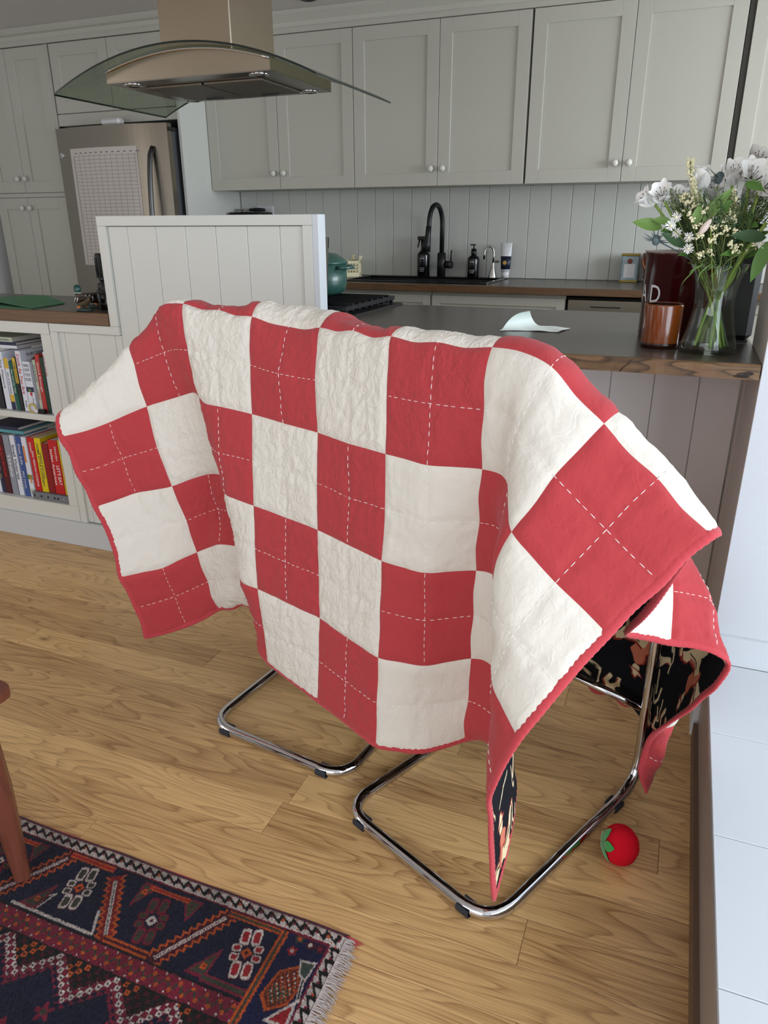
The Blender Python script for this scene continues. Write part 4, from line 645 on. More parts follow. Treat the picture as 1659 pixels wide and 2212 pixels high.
1230,-1698,198,1187,-1686,291,1195,-1673,400,1210,-1689,510,1250,-1732,600,1297,-1758,683,1351,-1776,760,1393,-1785,847,1432,-1821,929,1474,-1805,1042,1408,-1846,1108,1314,-1873,1137,1221,-1918,1151,1128,-1962,1183,1041,-2022,1214,1064,-2095,1287,1097,-2155,1368,1130,-2203,1455,1159,-2239,1544,1187,-2270,1633,1216,-2297,1720,1244,-2331,1801,1264,-2394,1862,1284,-2481,1882,1261,-2568,1905,1189,-2616,1845,1137,-2664,1766,1066,-2708,1694,1008,-2758,1615,948,-2811,1542,894,-2869,1467,846,-2915,1394,797,-2954,1316,762,-2958,1227,735,-2963,1136,715,-2947,1049,723,-2927,960,727,-2924,863,732,-2909,766,738,-2903,666,744,-2884,569,
], float).reshape(33, 41, 3)/2000
for _ in range(1):
    G = QN.copy(); lap = np.zeros_like(G); lap[1:-1] += .5*(G[2:]+G[:-2])-G[1:-1]; lap[:, 1:-1] += .5*(G[:, 2:]+G[:, :-2])-G[:, 1:-1]; QN = G+.18*lap
def catw(x, n):   # cubic interpolation weights (len(x), n); x in node units
    Wm = np.zeros((len(x), n)); i = np.clip(np.floor(x).astype(int), 0, n-2); t = x-i
    w = np.stack([-.5*t+t*t-.5*t**3, 1-2.5*t*t+1.5*t**3, .5*t+2*t*t-1.5*t**3, -.5*t*t+.5*t**3], 1)
    for k in range(4):
        j = i+k-1; wk = w[:, k]; lo = j < 0; hi = j > n-1; ok = ~(lo | hi)
        Wm[np.where(ok)[0], j[ok]] += wk[ok]
        r_ = np.where(lo)[0]; Wm[r_, 0] += 2*wk[r_]; Wm[r_, 1] -= wk[r_]
        r_ = np.where(hi)[0]; Wm[r_, n-1] += 2*wk[r_]; Wm[r_, n-2] -= wk[r_]
    return Wm
def surf(s, t):
    A_ = (catw(np.asarray(s)/.25, 33) @ QN.reshape(33, -1)).reshape(-1, 41, 3); W_ = catw((np.asarray(t)+6)/.25, 41); return np.stack([A_[:, :, k] @ W_.T for k in range(3)], -1)
def normals(s, t):
    e = .01; s = np.asarray(s); t = np.asarray(t)
    Ps = surf(np.clip(s+e, 0, 8), t)-surf(np.clip(s-e, 0, 8), t); Pt = surf(s, np.clip(t+e, -6, 4))-surf(s, np.clip(t-e, -6, 4))
    N = np.cross(Pt, Ps); return N/(np.linalg.norm(N, axis=2, keepdims=True)+1e-9)
RS = np.random.RandomState(11); PG = RS.rand(256, 256)*2*np.pi
def perlin(x, y):
    xi = np.floor(x).astype(int); yi = np.floor(y).astype(int); xf = x-xi; yf = y-yi
    def g(i, j, dx, dy): a = PG[i % 256, j % 256]; return np.cos(a)*dx+np.sin(a)*dy
    u = xf*xf*xf*(xf*(xf*6-15)+10); v = yf*yf*yf*(yf*(yf*6-15)+10)
    return (g(xi, yi, xf, yf)*(1-u)+g(xi+1, yi, xf-1, yf)*u)*(1-v)+(g(xi, yi+1, xf, yf-1)*(1-u)+g(xi+1, yi+1, xf-1, yf-1)*u)*v
def height(s, t):
    S_, T_ = np.meshgrid(s, t, indexing='ij')
    dseam = np.minimum(np.abs(S_-np.round(S_)), np.abs(T_-np.round(T_)))*.205
    dst = np.minimum(np.abs(S_*2-np.round(S_*2)), np.abs(T_*2-np.round(T_*2)))*.1025
    big_s = 1-.75*np.exp(-(dseam/.006)**2)
    puff = .0030*(1-np.exp(-(dst/.012)**2))-.0007*np.exp(-(dseam/.0025)**2)
    wx = S_+.10*perlin(S_*2.1+3, T_*2.1); wy = T_+.10*perlin(S_*1.7+30, T_*2.3+9)
    r1 = 1-np.abs(perlin(wx*10+5, wy*3.2+7))*2.6; r2 = 1-np.abs(perlin(wx*5.5+1.2*wy+50, wy*7.5+17))*2.6
    near = np.exp(-(dst/.030)**2)
    am = .5+.9*np.clip(perlin(S_*.9+70, T_*.8+20)+.35, 0, 1)
    calm = np.clip((S_-4.6)/1.2, 0, 1)*.62*(T_ > -2)
    w = (np.maximum(r1, -.4)*.0026*(1-.4*calm)+np.maximum(r2, -.4)*.0019+perlin(wx*22, wy*14)*.0022)*(.6+.6*near)*am*(1-calm*.9)*big_s
    big = perlin(S_*1.6+8, T_*1.1+3)*.004*(1-.5*calm)
    return puff+w+big
n = 40
sv = np.linspace(0, 8, 8*n+1); tv = np.linspace(-6, 4, 10*n+1)
QP = surf(sv, tv); QNm = normals(sv, tv); QH = height(sv, tv); edge = np.minimum(np.minimum(sv[:, None], 8-sv[:, None]), np.minimum(tv[None]+6, 4-tv[None]))
QH = QH*np.clip(edge/.06+.15, 0, 1); OUT = QP+QNm*(QH+.003)[..., None]
quilt = thing('patchwork_quilt', 'red and white checkerboard patchwork quilt draped over two bar stools', 'quilt', (-.05, -1.1, 0))
def fab(name, c, sheen, rel=.5):
    m = M(name, c, .85, sheen=sheen, spec=.2); nt = m.node_tree; b = nt.nodes['Principled BSDF']; tc = nt.nodes.new('ShaderNodeTexCoord')
    def crease(scale, st, dis):
        mp_ = nt.nodes.new('ShaderNodeMapping'); mp_.inputs['Scale'].default_value = st; nt.links.new(tc.outputs['Object'], mp_.inputs[0])
        n_ = nt.nodes.new('ShaderNodeTexNoise'); n_.inputs['Scale'].default_value = scale; n_.inputs['Detail'].default_value = 1.5; n_.inputs['Roughness'].default_value = .4; n_.inputs['Distortion'].default_value = dis; nt.links.new(mp_.outputs[0], n_.inputs['Vector'])
        s_ = nt.nodes.new('ShaderNodeMath'); s_.operation = 'SUBTRACT'; nt.links.new(n_.outputs['Fac'], s_.inputs[0]); s_.inputs[1].default_value = .5
        a_ = nt.nodes.new('ShaderNodeMath'); a_.operation = 'ABSOLUTE'; nt.links.new(s_.outputs[0], a_.inputs[0]); return a_.outputs[0]
    ad_ = nt.nodes.new('ShaderNodeMath'); ad_.operation = 'MULTIPLY_ADD'; nt.links.new(crease(24, (1., 1., .55), 1.1), ad_.inputs[0]); ad_.inputs[1].default_value = 1.; nt.links.new(crease(60, (1., 1., .8), .8), ad_.inputs[2])
    n1 = ad_
    n2 = nt.nodes.new('ShaderNodeTexNoise'); n2.inputs['Scale'].default_value = 900; nt.links.new(tc.outputs['Object'], n2.inputs['Vector'])
    b1 = nt.nodes.new('ShaderNodeBump'); b1.invert = True; b1.inputs['Strength'].default_value = rel; b1.inputs['Distance'].default_value = .012; nt.links.new(n1.outputs[0], b1.inputs['Height'])
    b2 = nt.nodes.new('ShaderNodeBump'); b2.inputs['Strength'].default_value = .25; b2.inputs['Distance'].default_value = .0006; nt.links.new(n2.outputs['Fac'], b2.inputs['Height']); nt.links.new(b1.outputs[0], b2.inputs['Normal']); nt.links.new(b2.outputs[0], b.inputs['Normal'])
fab('quilt_red', (178, 62, 66), .12); fab('quilt_white', (222, 215, 203), .1); fab('quilt_red_smooth', (178, 62, 66), .12, .17); fab('quilt_white_smooth', (222, 215, 203), .1, .19); M('binding_red', (186, 66, 72), .85, sheen=.15, spec=.2); M('thread_white', (240, 232, 226), .8)
def gridmesh(name, P, mat, parent, flip=False):
    a_, b_ = P.shape[:2]; me = bpy.data.meshes.new(name); P = P-np.array(ORG[parent.name])
    idx = np.arange(a_*b_).reshape(a_, b_); f = np.stack([idx[:-1, :-1], idx[1:, :-1], idx[1:, 1:], idx[:-1, 1:]], -1).reshape(-1, 4)
    if flip: f = f[:, ::-1]
    me.vertices.add(a_*b_); me.vertices.foreach_set('co', P.reshape(-1).astype(np.float32))
    me.loops.add(f.size); me.loops.foreach_set('vertex_index', f.reshape(-1).astype(np.int32)); me.polygons.add(len(f)); me.polygons.foreach_set('loop_start', np.arange(0, f.size, 4, dtype=np.int32)); me.polygons.foreach_set('loop_total', np.full(len(f), 4, np.int32))
    me.polygons.foreach_set('use_smooth', np.ones(len(f), bool)); me.update(calc_edges=True); me.materials.append(MATS[mat])
    o = bpy.data.objects.new(name, me); COL.objects.link(o); o.parent = parent; ORG[o.name] = ORG[parent.name]; return o
for i in range(8):
    for j in range(10):
        st_ = 1 if j >= 5 or i >= 5 else 2
        P = OUT[i*n:(i+1)*n+1:st_, j*n:(j+1)*n+1:st_]
        gridmesh('patch', P, ('quilt_red' if (i+(j-6)) % 2 else 'quilt_white')+('_smooth' if i >= 6 or i < 1 or (i == 5 and j > 6) else ''), quilt, True)
# lining with its printed pattern
def seg(p, a, b):
    a = np.array(a, float); b = np.array(b, float); d = b-a; t = np.clip(((p-a)@d)/(d@d+1e-12), 0, 1); return np.linalg.norm(p-a-t[:, None]*d, axis=1)
def inside(p, poly):
    c = np.zeros(len(p), bool); n_ = len(poly)
    for i in range(n_):
        x1, y1 = poly[i]; x2, y2 = poly[(i+1) % n_]
        cnd = ((y1 > p[:, 1]) != (y2 > p[:, 1])) & (p[:, 0] < (x2-x1)*(p[:, 1]-y1)/((y2-y1) if y2 != y1 else 1e-9)+x1); c ^= cnd
    return c
CR = (225, 205, 165); RB = (150, 52, 44); BK = (16, 17, 24); PK = (205, 120, 95)
horse = [(.10, .62), (.04, .70), (.08, .78), (.16, .74), (.22, .66), (.34, .62), (.50, .64), (.62, .60), (.72, .66), (.80, .80), (.86, .92), (.90, .84), (.84, .66), (.80, .54), (.86, .44), (.96, .36), (.92, .30), (.82, .36), (.72, .44), (.60, .46), (.44, .44), (.36, .38), (.42, .26), (.38, .14), (.32, .16), (.34, .26), (.26, .36), (.22, .30), (.26, .18), (.20, .14), (.16, .22), (.14, .34), (.20, .46), (.16, .54)]
rider = [(.36, .62), (.34, .74), (.42, .84), (.50, .86), (.56, .78), (.54, .66), (.60, .56), (.58, .44), (.52, .40), (.50, .50), (.46, .62)]
headp = [(.44, .86), (.42, .94), (.48, .98), (.54, .94), (.53, .87)]; hat = [(.36, .97), (.42, 1.0), (.44, 1.08), (.52, 1.09), (.55, 1.0), (.63, .98), (.55, .955), (.42, .955)]
def printcol(P2):
    c = np.tile(np.array(BK, float), (len(P2), 1)); TS = .21
    ix = np.floor(P2[:, 0]/TS); sh = (ix % 2)*.5; v = P2[:, 1]/TS+sh; iy = np.floor(v); q = np.stack([P2[:, 0]/TS-ix, v-iy], 1); kind = ((ix*2+iy) % 3).astype(int)
    def put(m, col): c[m] = col
    def stroke(m, pts, w, col):
        d = np.full(m.sum(), 9.)
        for a_, b_ in zip(pts[:-1], pts[1:]): d = np.minimum(d, seg(q[m], a_, b_))
        k = np.where(m)[0][d < w]; c[k] = col
    m = kind != 1
    q[:, 1] = 1-q[:, 1]; wq = np.stack([perlin(q[:, 0]*7+ix*3, q[:, 1]*7), perlin(q[:, 0]*7+40, q[:, 1]*7+iy*5)], 1)*.035; q = q+wq
    for off in (0,):
        qq = q.copy(); qq[:, 1] = qq[:, 1]*1.15-.04
        mm = m & inside(qq, horse); put(mm, CR); mm = m & inside(qq+[.02, -.03], horse) & ~inside(qq+[-.02, .04], horse) & inside(qq, horse); put(mm, RB)
        mm = m & inside(qq, rider); put(mm, RB); mm = m & inside(qq+[.025, 0], rider) & inside(qq, rider); put(mm, PK); put(m & inside(qq, headp), CR); put(m & inside(qq, hat), RB); put(m & inside((qq-[.49, 1.02])*1.5+[.49, 1.02], hat), CR)
    stroke(m, [(.84, .78), (.78, .66), (.70, .57), (.58, .54)], .010, BK); stroke(m, [(.24, .56), (.34, .53), (.46, .55)], .008, RB); stroke(m, [(.06, .66), (.02, .56), (.04, .44), (.01, .34)], .012, CR); stroke(m, [(.05, .68), (.00, .60), (.01, .5)], .008, PK); stroke(m, [(.93, .20), (.97, .30), (.96, .44)], .010, CR); stroke(m, [(.88, .14), (.92, .24)], .010, CR); stroke(m, [(.80, .52), (.70, .52), (.60, .49)], .010, BK); stroke(m, [(.2, .52), (.3, .5), (.4, .5)], .010, BK); stroke(m, [(.9, .9), (.96, .78), (.95, .66)], .016, CR); stroke(m, [(.06, .2), (.1, .4), (.05, .5)], .012, CR)
    m = kind == 1
    for cx, cy, rx, ry in ((.30, .40, .07, .13), (.46, .58, .06, .12), (.24, .64, .05, .08)):
        e = np.sqrt(((q[:, 0]-cx)/rx)**2+((q[:, 1]-cy)/ry)**2); put(m & (np.abs(e-1) < .20), CR)
        for a_ in np.linspace(0, 6.28, 11)[:-1]:
            stroke(m, [(cx+rx*1.1*math.cos(a_), cy+ry*1.1*math.sin(a_)), (cx+rx*1.45*math.cos(a_), cy+ry*1.4*math.sin(a_))], .009, RB)
    stroke(m, [(.70, .15), (.78, .30), (.80, .46)], .012, CR); stroke(m, [(.78, .12), (.86, .28), (.88, .42)], .010, CR); stroke(m, [(.64, .80), (.72, .88), (.84, .90), (.92, .82)], .016, CR); stroke(m, [(.66, .74), (.74, .80), (.84, .81)], .010, RB); stroke(m, [(.1, .05), (.3, .1), (.5, .04)], .012, CR); put(m & inside((q-[.49, 1.02])*1.6+[-.15, 1.5], hat), CR)
    return c
vcol('lining_print', .9)
sl = np.concatenate([np.arange(0, 6.2, .1), np.arange(6.2, 8.0001, .0075)]); tl = np.concatenate([np.arange(-6, -2.7, .0085), np.arange(-2.7, 2.2, .1), np.arange(2.2, 4.0001, .0075)])
sl[-1] = 8.; LP = surf(sl, tl); LN = normals(sl, tl); hh = perlin(*[g*1. for g in np.meshgrid(sl*1.6+8, tl*1.1+3, indexing='ij')])*.004*(1-.5*np.clip((sl[:, None]-4.6)/1.2, 0, 1)*.62)
LP = LP+LN*(hh-.0035)[..., None]
lo = gridmesh('lining', LP, 'lining_print', quilt); lo['label'] = 'black lining printed with cream horses and riders'
me = lo.data; ca = me.color_attributes.new('dye', 'FLOAT_COLOR', 'POINT')
S_, T_ = np.meshgrid(sl*.205, tl*.205, indexing='ij'); cc = sum(printcol(np.stack([S_.ravel()+dx_, T_.ravel()+3+dy_], 1)) for dx_, dy_ in ((.0003, .0004), (-.0004, .0003), (.0004, -.0003), (-.0003, -.0004)))/4/255; cc = np.where(cc <= .04045, cc/12.92, ((cc+.055)/1.055)**2.4)
ca.data.foreach_set('color', np.concatenate([cc, np.ones((len(cc), 1))], 1).ravel().astype(np.float32))
# binding round the whole edge
b = B(); per = []
m = 110
for s in np.linspace(0, 8, 8*m//2+1): per.append((s, 4.))
for t_ in np.linspace(4, -6, 10*m//2+1)[1:]: per.append((8., t_))
for s in np.linspace(8, 0, 8*m//2+1)[1:]: per.append((s, -6.))
for t_ in np.linspace(-6, 4, 10*m//2+1)[1:-1]: per.append((0., t_))
per = np.array(per)
def ev(ps): 
    A_ = catw(ps[:, 0]/.25, 33); B_ = catw((ps[:, 1]+6)/.25, 41); G_ = (A_ @ QN.reshape(33, -1)).reshape(-1, 41, 3); return (G_*B_[:, :, None]).sum(1)
ctr = np.array([4., -1.]); inn = per.copy(); inn[:, 0] = np.clip(per[:, 0], .06, 7.94); inn[:, 1] = np.clip(per[:, 1], -5.94, 3.94)
E0 = ev(per); E1 = ev(inn); din = E1-E0; din /= np.linalg.norm(din, axis=1, keepdims=True)+1e-9; Tg = np.roll(E0, -1, 0)-np.roll(E0, 1, 0); Tg /= np.linalg.norm(Tg, axis=1, keepdims=True)
Nn = np.cross(Tg, din); Nn /= np.linalg.norm(Nn, axis=1, keepdims=True); ds = np.cumsum(np.linalg.norm(np.roll(E0, -1, 0)-E0, axis=1))
k = np.arange(len(per)); pk = 1+.14*np.sin(ds*2*np.pi/.0125+2*perlin(ds*9, ds*0+3))*(.6+.6*perlin(ds*14, ds*0+9)); vs = []; na = 12
for q in range(na):
    a = 2*np.pi*q/na; vs.append(E0+din*(.0035+.0085*math.cos(a)*(1 if math.cos(a) > 0 else 1))[...]*1.0 if False else E0+din*(.0030+.0092*math.cos(a)*pk[:, None] if False else (.0030+.0092*np.cos(a))*pk[:, None])+Nn*(.0048*np.sin(a)*pk[:, None]))
V_ = np.stack(vs, 1); L = len(per); fs = [(i*na+q, i*na+(q+1) % na, ((i+1) % L)*na+(q+1) % na, ((i+1) % L)*na+q) for i in range(L) for q in range(na)]
b.v = [tuple(p) for p in V_.reshape(-1, 3)]; b.f = fs; b.sm = [True]*len(fs); obj('binding', b, 'binding_red', quilt)
# hand stitching: running stitches through the middle of every row and column
b = B(); dashes = []; ln = .0095/.205/2
for c_ in np.arange(.5, 8, 1):
    t_ = -5.9
    while t_ < 3.93: dashes.append((c_, t_, 0)); t_ += .0155/.205*(1+.15*math.sin(t_*37))
for c_ in np.arange(-5.5, 4, 1):
    s = .08
    while s < 7.93: dashes.append((s, c_, 1)); s += .0155/.205*(1+.15*math.sin(s*31))
D = np.array(dashes); lo_ = D.copy(); hi_ = D.copy()
for ax in (0, 1):
    mk = D[:, 2] == (1 if ax == 0 else 0); lo_[mk, ax] -= ln; hi_[mk, ax] += ln
def hgt(ps): # bilinear sample of the displaced surface
    fs_ = np.clip(ps[:, 0]*n, 0, 8*n-1e-3); ft = np.clip((ps[:, 1]+6)*n, 0, 10*n-1e-3); i = fs_.astype(int); j = ft.astype(int); u = (fs_-i)[:, None]; v = (ft-j)[:, None]
    f_ = lambda A: A[i, j]*(1-u)*(1-v)+A[i+1, j]*u*(1-v)+A[i, j+1]*(1-u)*v+A[i+1, j+1]*u*v
    return f_(OUT), f_(QNm)
pa, na_ = hgt(lo_); pb, nb_ = hgt(hi_); pm, nm_ = hgt((lo_+hi_)/2)
for i in range(len(D)):
    A0 = pa[i]; C0 = pb[i]; Mid = pm[i]; Nv = nm_[i]; d = C0-A0; sd = np.cross(d, Nv); sd /= np.linalg.norm(sd)+1e-9; w = .00065; vs = []
    for p, h_, ww in ((A0, -.0003, .4), (A0*.7+C0*.3, .0011, 1), (A0*.3+C0*.7, .0011, 1), (C0, -.0003, .4)):
        if h_ > 0: p = p*.5+Mid*.5+(p-Mid)*.5
        vs += [p+sd*w*ww+Nv*h_*.2, p+Nv*(h_+.0004), p-sd*w*ww+Nv*h_*.2]
    b.add(vs, [(3*k_+e, 3*k_+3+e, 3*k_+4+e, 3*k_+1+e) for k_ in range(3) for e in range(2)], True)
obj('stitching', b, 'thread_white', quilt, kind='stuff')
# ---------------------------------------------------------------- rug
def srgb(a): a = np.asarray(a, float)/255; return np.where(a <= .04045, a/12.92, ((a+.055)/1.055)**2.4)
vcol('rug_wool', .95, .15)
NV = (20, 20, 44); MR = (118, 28, 48); DM = (70, 16, 26); OR = (182, 78, 30); WH = (196, 184, 176); GR = (62, 60, 46); BL = (24, 20, 20); RD = (150, 28, 34); PKR = (170, 70, 80)
def rugcol(u, v):     # u metres from the fringed end, v metres from the selvage
    P = np.stack([u, v], 1); c = np.tile(np.array(NV, float), (len(u), 1)); jit = perlin(u*170, v*170)*.0016; jt2 = perlin(u*170+40, v*170+9)*.0016; u = u+jit; v = v+jt2; P = np.stack([u, v], 1)
    def put(m, col): c[m] = col
    def line(a, b, w, col, M_=None):
        d = seg(P, a, b); m = d < w
        if M_ is not None: m &= M_
        put(m, col)
    # inner field and borders
    put(v > .205, MR)
    bl = (v > .209) & (v < .250); ph = (u/.030) % 1; idx = np.floor(u/.030)
    s_ = .0295+.0085*np.sin(2*np.pi*u/.030); put(bl & (np.abs((v-.200)-s_) < .0045), GR); put(bl & (np.hypot((ph-.25)*.030, v-.2385) < .0045), OR); put(bl & (np.hypot((ph-.75)*.030, v-.2205) < .0045), OR)
    put(bl & (np.hypot((ph-.02)*.030, v-.2125) < .0022), WH); put(bl & (np.hypot((ph-.52)*.030, v-.2465) < .0022), WH); put((np.abs(v-.207) < .0022) | (np.abs(v-.2525) < .002), BL)
    # stepped rows of small squares then the dark field
    q = .0118; ci = np.floor(u/q); cj = np.floor((v-.2545)/q); wv_ = np.abs(((u+.02) % .135)/.135-.5)*2; depth = .022+.060*(1-wv_); fld = v > .2545
    put(fld, NV); inb = fld & (v < .2545+depth); ck = ((ci+cj) % 2 == 0); fx = (u/q) % 1-.5; fy = ((v-.2545)/q) % 1-.5; rr_ = np.maximum(np.abs(fx), np.abs(fy))
    put(inb, BL); cz = (np.abs(((ci*7+cj*3) % 5)) < 2); put(inb & ck & cz & (rr_ < .46) & (rr_ > .17), np.array(OR)); put(inb & ck & ~cz & (rr_ < .4), DM); edge_ = (v > .2545+depth-.026); put(inb & ck & edge_ & (rr_ < .47) & (rr_ > .17), WH); put(inb & ~ck & edge_, MR)
    ou = fld & ~inb & (v < .2545+depth+.013); put(ou & ck, MR)
    for (x_, y_, s2) in ((.60, .375, .022), (.70, .34, .018), (.47, .36, .020), (.34, .345, .016), (.83, .36, .02), (.52, .42, .03)):
        a_ = np.arctan2(v-y_, u-x_); r_ = np.hypot(u-x_, v-y_)/s2; pet = r_ < (.7+.3*np.cos(a_*5)); put(pet & fld & ~inb, MR if x_ < .6 else OR); put((r_ < .3) & fld, GR)
    # main border: zigzag bars, stepped flowers, triangles
    mb = (v > .042) & (v < .205)
    def bar(x1, y1, x2, y2, w, e1, fill, cen, M_):
        a_ = np.array([x1, y1]); d = np.array([x2-x1, y2-y1]); Ln = np.hypot(*d); d = d/Ln; t_ = (P-a_)@d; n_ = np.abs((P-a_)@np.array([-d[1], d[0]])); tri_ = np.abs(((t_/.0165) % 1)-.5)*2
        ok = (t_ > 0) & (t_ < Ln) & M_; put(ok & (n_ < w+.010*tri_), e1); put(ok & (n_ < w-.006+.009*tri_), fill); mid = ok & (n_ < .0042) & (t_ > .012) & (t_ < Ln-.012); put(mid, WH); put(mid & (n_ < .0018) & ((t_/.0055) % 1 < .55), cen)
    def flower(cx, cy, out, fill, cen, tilt=.25, sc=1.):
        du = (u-cx)/sc; dv = (v-cy)/sc; x = du*math.cos(tilt)+dv*math.sin(tilt); y = -du*math.sin(tilt)+dv*math.cos(tilt)
        for px, py, rx, ry in ((-.012, -.036, .0105, .019), (.012, -.036, .0105, .019), (-.012, .036, .0105, .019), (.012, .036, .0105, .019), (-.023, -.010, .010, .0085), (.023, -.010, .010, .0085), (-.023, .010, .010, .0085), (.023, .010, .010, .0085)):
            e = np.maximum(np.abs(x-px)/rx, np.abs(y-py)/ry)*.65+.35*np.hypot((x-px)/rx, (y-py)/ry); put((e < 1.12) & mb, DM); put((e < 1.0) & mb, out); put((e < .66) & mb, fill)
        r_ = np.abs(x)+np.abs(y); put((r_ < .013), cen); put((r_ < .005), DM)
    def tri(a, b, d, col, inn_, dot):
        m = inside(P, [a, b, d]) & mb; put(m, col); g = np.mean([a, b, d], 0); q_ = [tuple(g+(np.array(w_)-g)*.72) for w_ in (a, b, d)]; put(inside(P, q_), inn_); put((np.abs(u-g[0]) < .0062) & (np.abs(v-g[1]) < .0062), dot); put((np.abs(u-g[0]) < .002) & (np.abs(v-g[1]) < .002), DM)
    main = mb & (u > .118)
    for k in range(4):
        o_ = .43*k; 
        M_ = main
        bar(.255+o_, .052, .352+o_, .205, .014, OR, DM, MR, M_); bar(.552+o_, .062, .466+o_, .200, .014, OR, (124, 26, 26), BL, M_)
        flower(.178+o_, .118, WH, RD if k == 0 else GR, OR); flower(.405+o_, .127, MR, GR, WH); 
        tri((.226+o_, .125), (.275+o_, .196), (.228+o_, .196), MR, GR, OR); tri((.480+o_, .050), (.440+o_, .050), (.475+o_, .118), MR, GR, OR); tri((.325+o_, .05), (.375+o_, .05), (.338+o_, .105), MR, GR, GR)
        for y_, w_ in ((.050, .0075),): 
            m = M_ & (u > .137+o_) & (u < .262+o_) & (np.abs(v-y_) < w_); put(m, OR); put(m & (np.abs(v-y_) < .0028), GR if k == 0 else RD)
        m = M_ & (u > .355+o_) & (u < .462+o_) & (np.abs(v-.0585) < .006); put(m, OR); put(m & (np.abs(v-.0585) < .002), RD)
        m = M_ & (u > .36+o_) & (u < .47+o_) & (np.abs(v-.196) < .008); put(m, OR); put(m & (np.abs(v-.196) < .003), DM)
        m = M_ & (u > .50+o_) & (u < .72+o_) & (np.abs(v-.199) < .0032); put(m, WH); line((.50+o_, .199), (.525+o_, .150), .003, WH, M_); tri((.64+o_, .145), (.70+o_, .192), (.655+o_, .192), WH, BL, OR)
        if k == 0: m = M_ & (u > .137) & (u < .235) & (np.abs(v-.193) < .009); put(m, MR); put(m & (np.abs(v-.193) < .0045), GR)
    m = (np.abs(u-.1275) < .0085) & (v > .043); put(m, OR); put(m & (np.abs(u-.1275) < .003), GR)
    # end strip near the fringe
    en = (u < .119) & (v > .043) & (u > .03); put(en, (20, 22, 58))
    for x_, y_, col, c2 in ((.092, .050, GR, OR), (.065, .055, DM, WH), (.043, .056, DM, MR), (.094, .080, RD, WH)):
        r_ = np.hypot(u-x_, v-y_); a_ = np.arctan2(v-y_, u-x_); put((r_ < .0095*(1+.25*np.cos(5*a_))) & en, col); put(r_ < .0045, c2)
    for k in range(2):
        o_ = k*.16; x = (u-.074)*.95+(v-.154-o_)*-.2; y = (v-.154-o_); r_ = np.maximum(np.abs(x)/.028, (np.abs(x)*.9+np.abs(y))/.054); put((r_ < 1) & en, OR); put((r_ < .86) & en, (96, 34, 24)); put((r_ < .7) & en & (y > 0), GR)
        pt = (np.sin(x*700)*np.sin(y*520) > .35) & (r_ < .8) & en; put(pt, OR); pt = (np.sin(x*450+1)*np.sin(y*400+2) > .72) & (r_ < .7) & en; put(pt, WH)
        g = [(.034, .085+o_), (.070, .090+o_), (.058, .122+o_), (.040, .130+o_)]; m = inside(P, g) & en; put(m, WH); gc = np.mean(g, 0); put(inside(P, [tuple(gc+(np.array(w_)-gc)*.74) for w_ in g]), (64, 74, 66)); 
        line((.045, .128+o_), (.036, .168+o_), .004, WH, en); line((.045, .128+o_), (.036, .168+o_), .0016, BL, en)
        g = [(.036, .165+o_), (.030, .224+o_), (.080, .224+o_)]; m = inside(P, g) & en; put(m, WH); gc = np.mean(g, 0); put(inside(P, [tuple(gc+(np.array(w_)-gc)*.68) for w_ in g]), RD)
    # guard stripe and edges
    put((v < .044) & (v > .036), MR); put((v > .0415) & (v < .044) & (u > .12), BL); put((u < .031) & (v > .036), MR)
    gd = ((v < .038) & (v > .010)) | ((u < .027) & (v > .010)); put(gd, WH)
    def wave(a, w_, M_):
        PW = .0265; t_ = (a/PW) % 1; col2 = (np.floor(a/PW) % 4); zz = np.clip(np.abs(((a+w_*.7)/PW) % 1-.5)*4-1, -1, 1)*.0075; put(M_ & (np.abs(w_-zz) < .0052), BL); dd = np.hypot((t_-.5)*PW, w_-.0005); put(M_ & (dd < .0034) & (col2 != 1), MR); put(M_ & (dd < .0034) & (col2 == 1), OR); put(M_ & (np.hypot((t_-.02)*PW, w_-.0095) < .0022), OR); put(M_ & (np.hypot((t_-.52)*PW, w_+.0100) < .0020), OR)
    wave(u, v-.0235, (v < .036) & (v > .011) & (u > .012)); wave(v, u-.0145, (u < .026) & (u > .004) & (v > .040))
    put(v < .0105, (96, 26, 48)); put((u < .0028) & (v > .01), MR)
    return c
RX, RY = .072, -1.398
rug = thing('persian_rug', 'dark navy and maroon patterned wool rug with pale fringe', 'rug', (-.8, -2.2, 0))
def rugpatch(name, u0, u1, v0, v1, st):
    uu = np.arange(u0, u1+st*.5, st); vv = np.arange(v0, v1+st*.5, st); U, V = np.meshgrid(uu, vv, indexing='ij')
    Rn = np.random.RandomState(5); z = .0105+perlin(U*40, V*40)*.0012+(Rn.rand(*U.shape)-.5)*(.0022 if st < .004 else 0)+.0006*np.sin(V*2*np.pi/.0042); e = np.minimum(np.minimum(U-0, V-0), .02)/.02; z = z*np.clip(.35+e, 0, 1)
    wob = perlin(U*6, V*0)*.004*np.clip(1-V/.05, 0, 1)
    P = np.stack([RX-U+(Rn.rand(*U.shape)-.5)*st*.5, RY-V+wob, z], -1); o = gridmesh(name, P, 'rug_wool', rug, True); ca = o.data.color_attributes.new('dye', 'FLOAT_COLOR', 'POINT')
    c = rugcol(U.ravel(), V.ravel()); c = c*.80*(1+(Rn.rand(len(c), 1)-.5)*.34)*(1+perlin(U.ravel()*14, V.ravel()*14)[:, None]*.25); c = srgb(np.clip(c, 0, 255))
    ca.data.foreach_set('color', np.concatenate([c, np.ones((len(c), 1))], 1).ravel().astype(np.float32)); return o
rugpatch('pile', 0, 1.08, 0, .46, .0018); rugpatch('pile', 1.0798, 1.8, 0, .46, .012); rugpatch('pile', 0, 1.8, .4598, 2.2, .012)
obj('backing', B().box(RX-1.8, RX, RY-2.2, RY, .0, .0035), 'binding_red', rug)
M('fringe_wool', (188, 176, 172), .9, sheen=.3); b = B(); rr = random.Random(4)
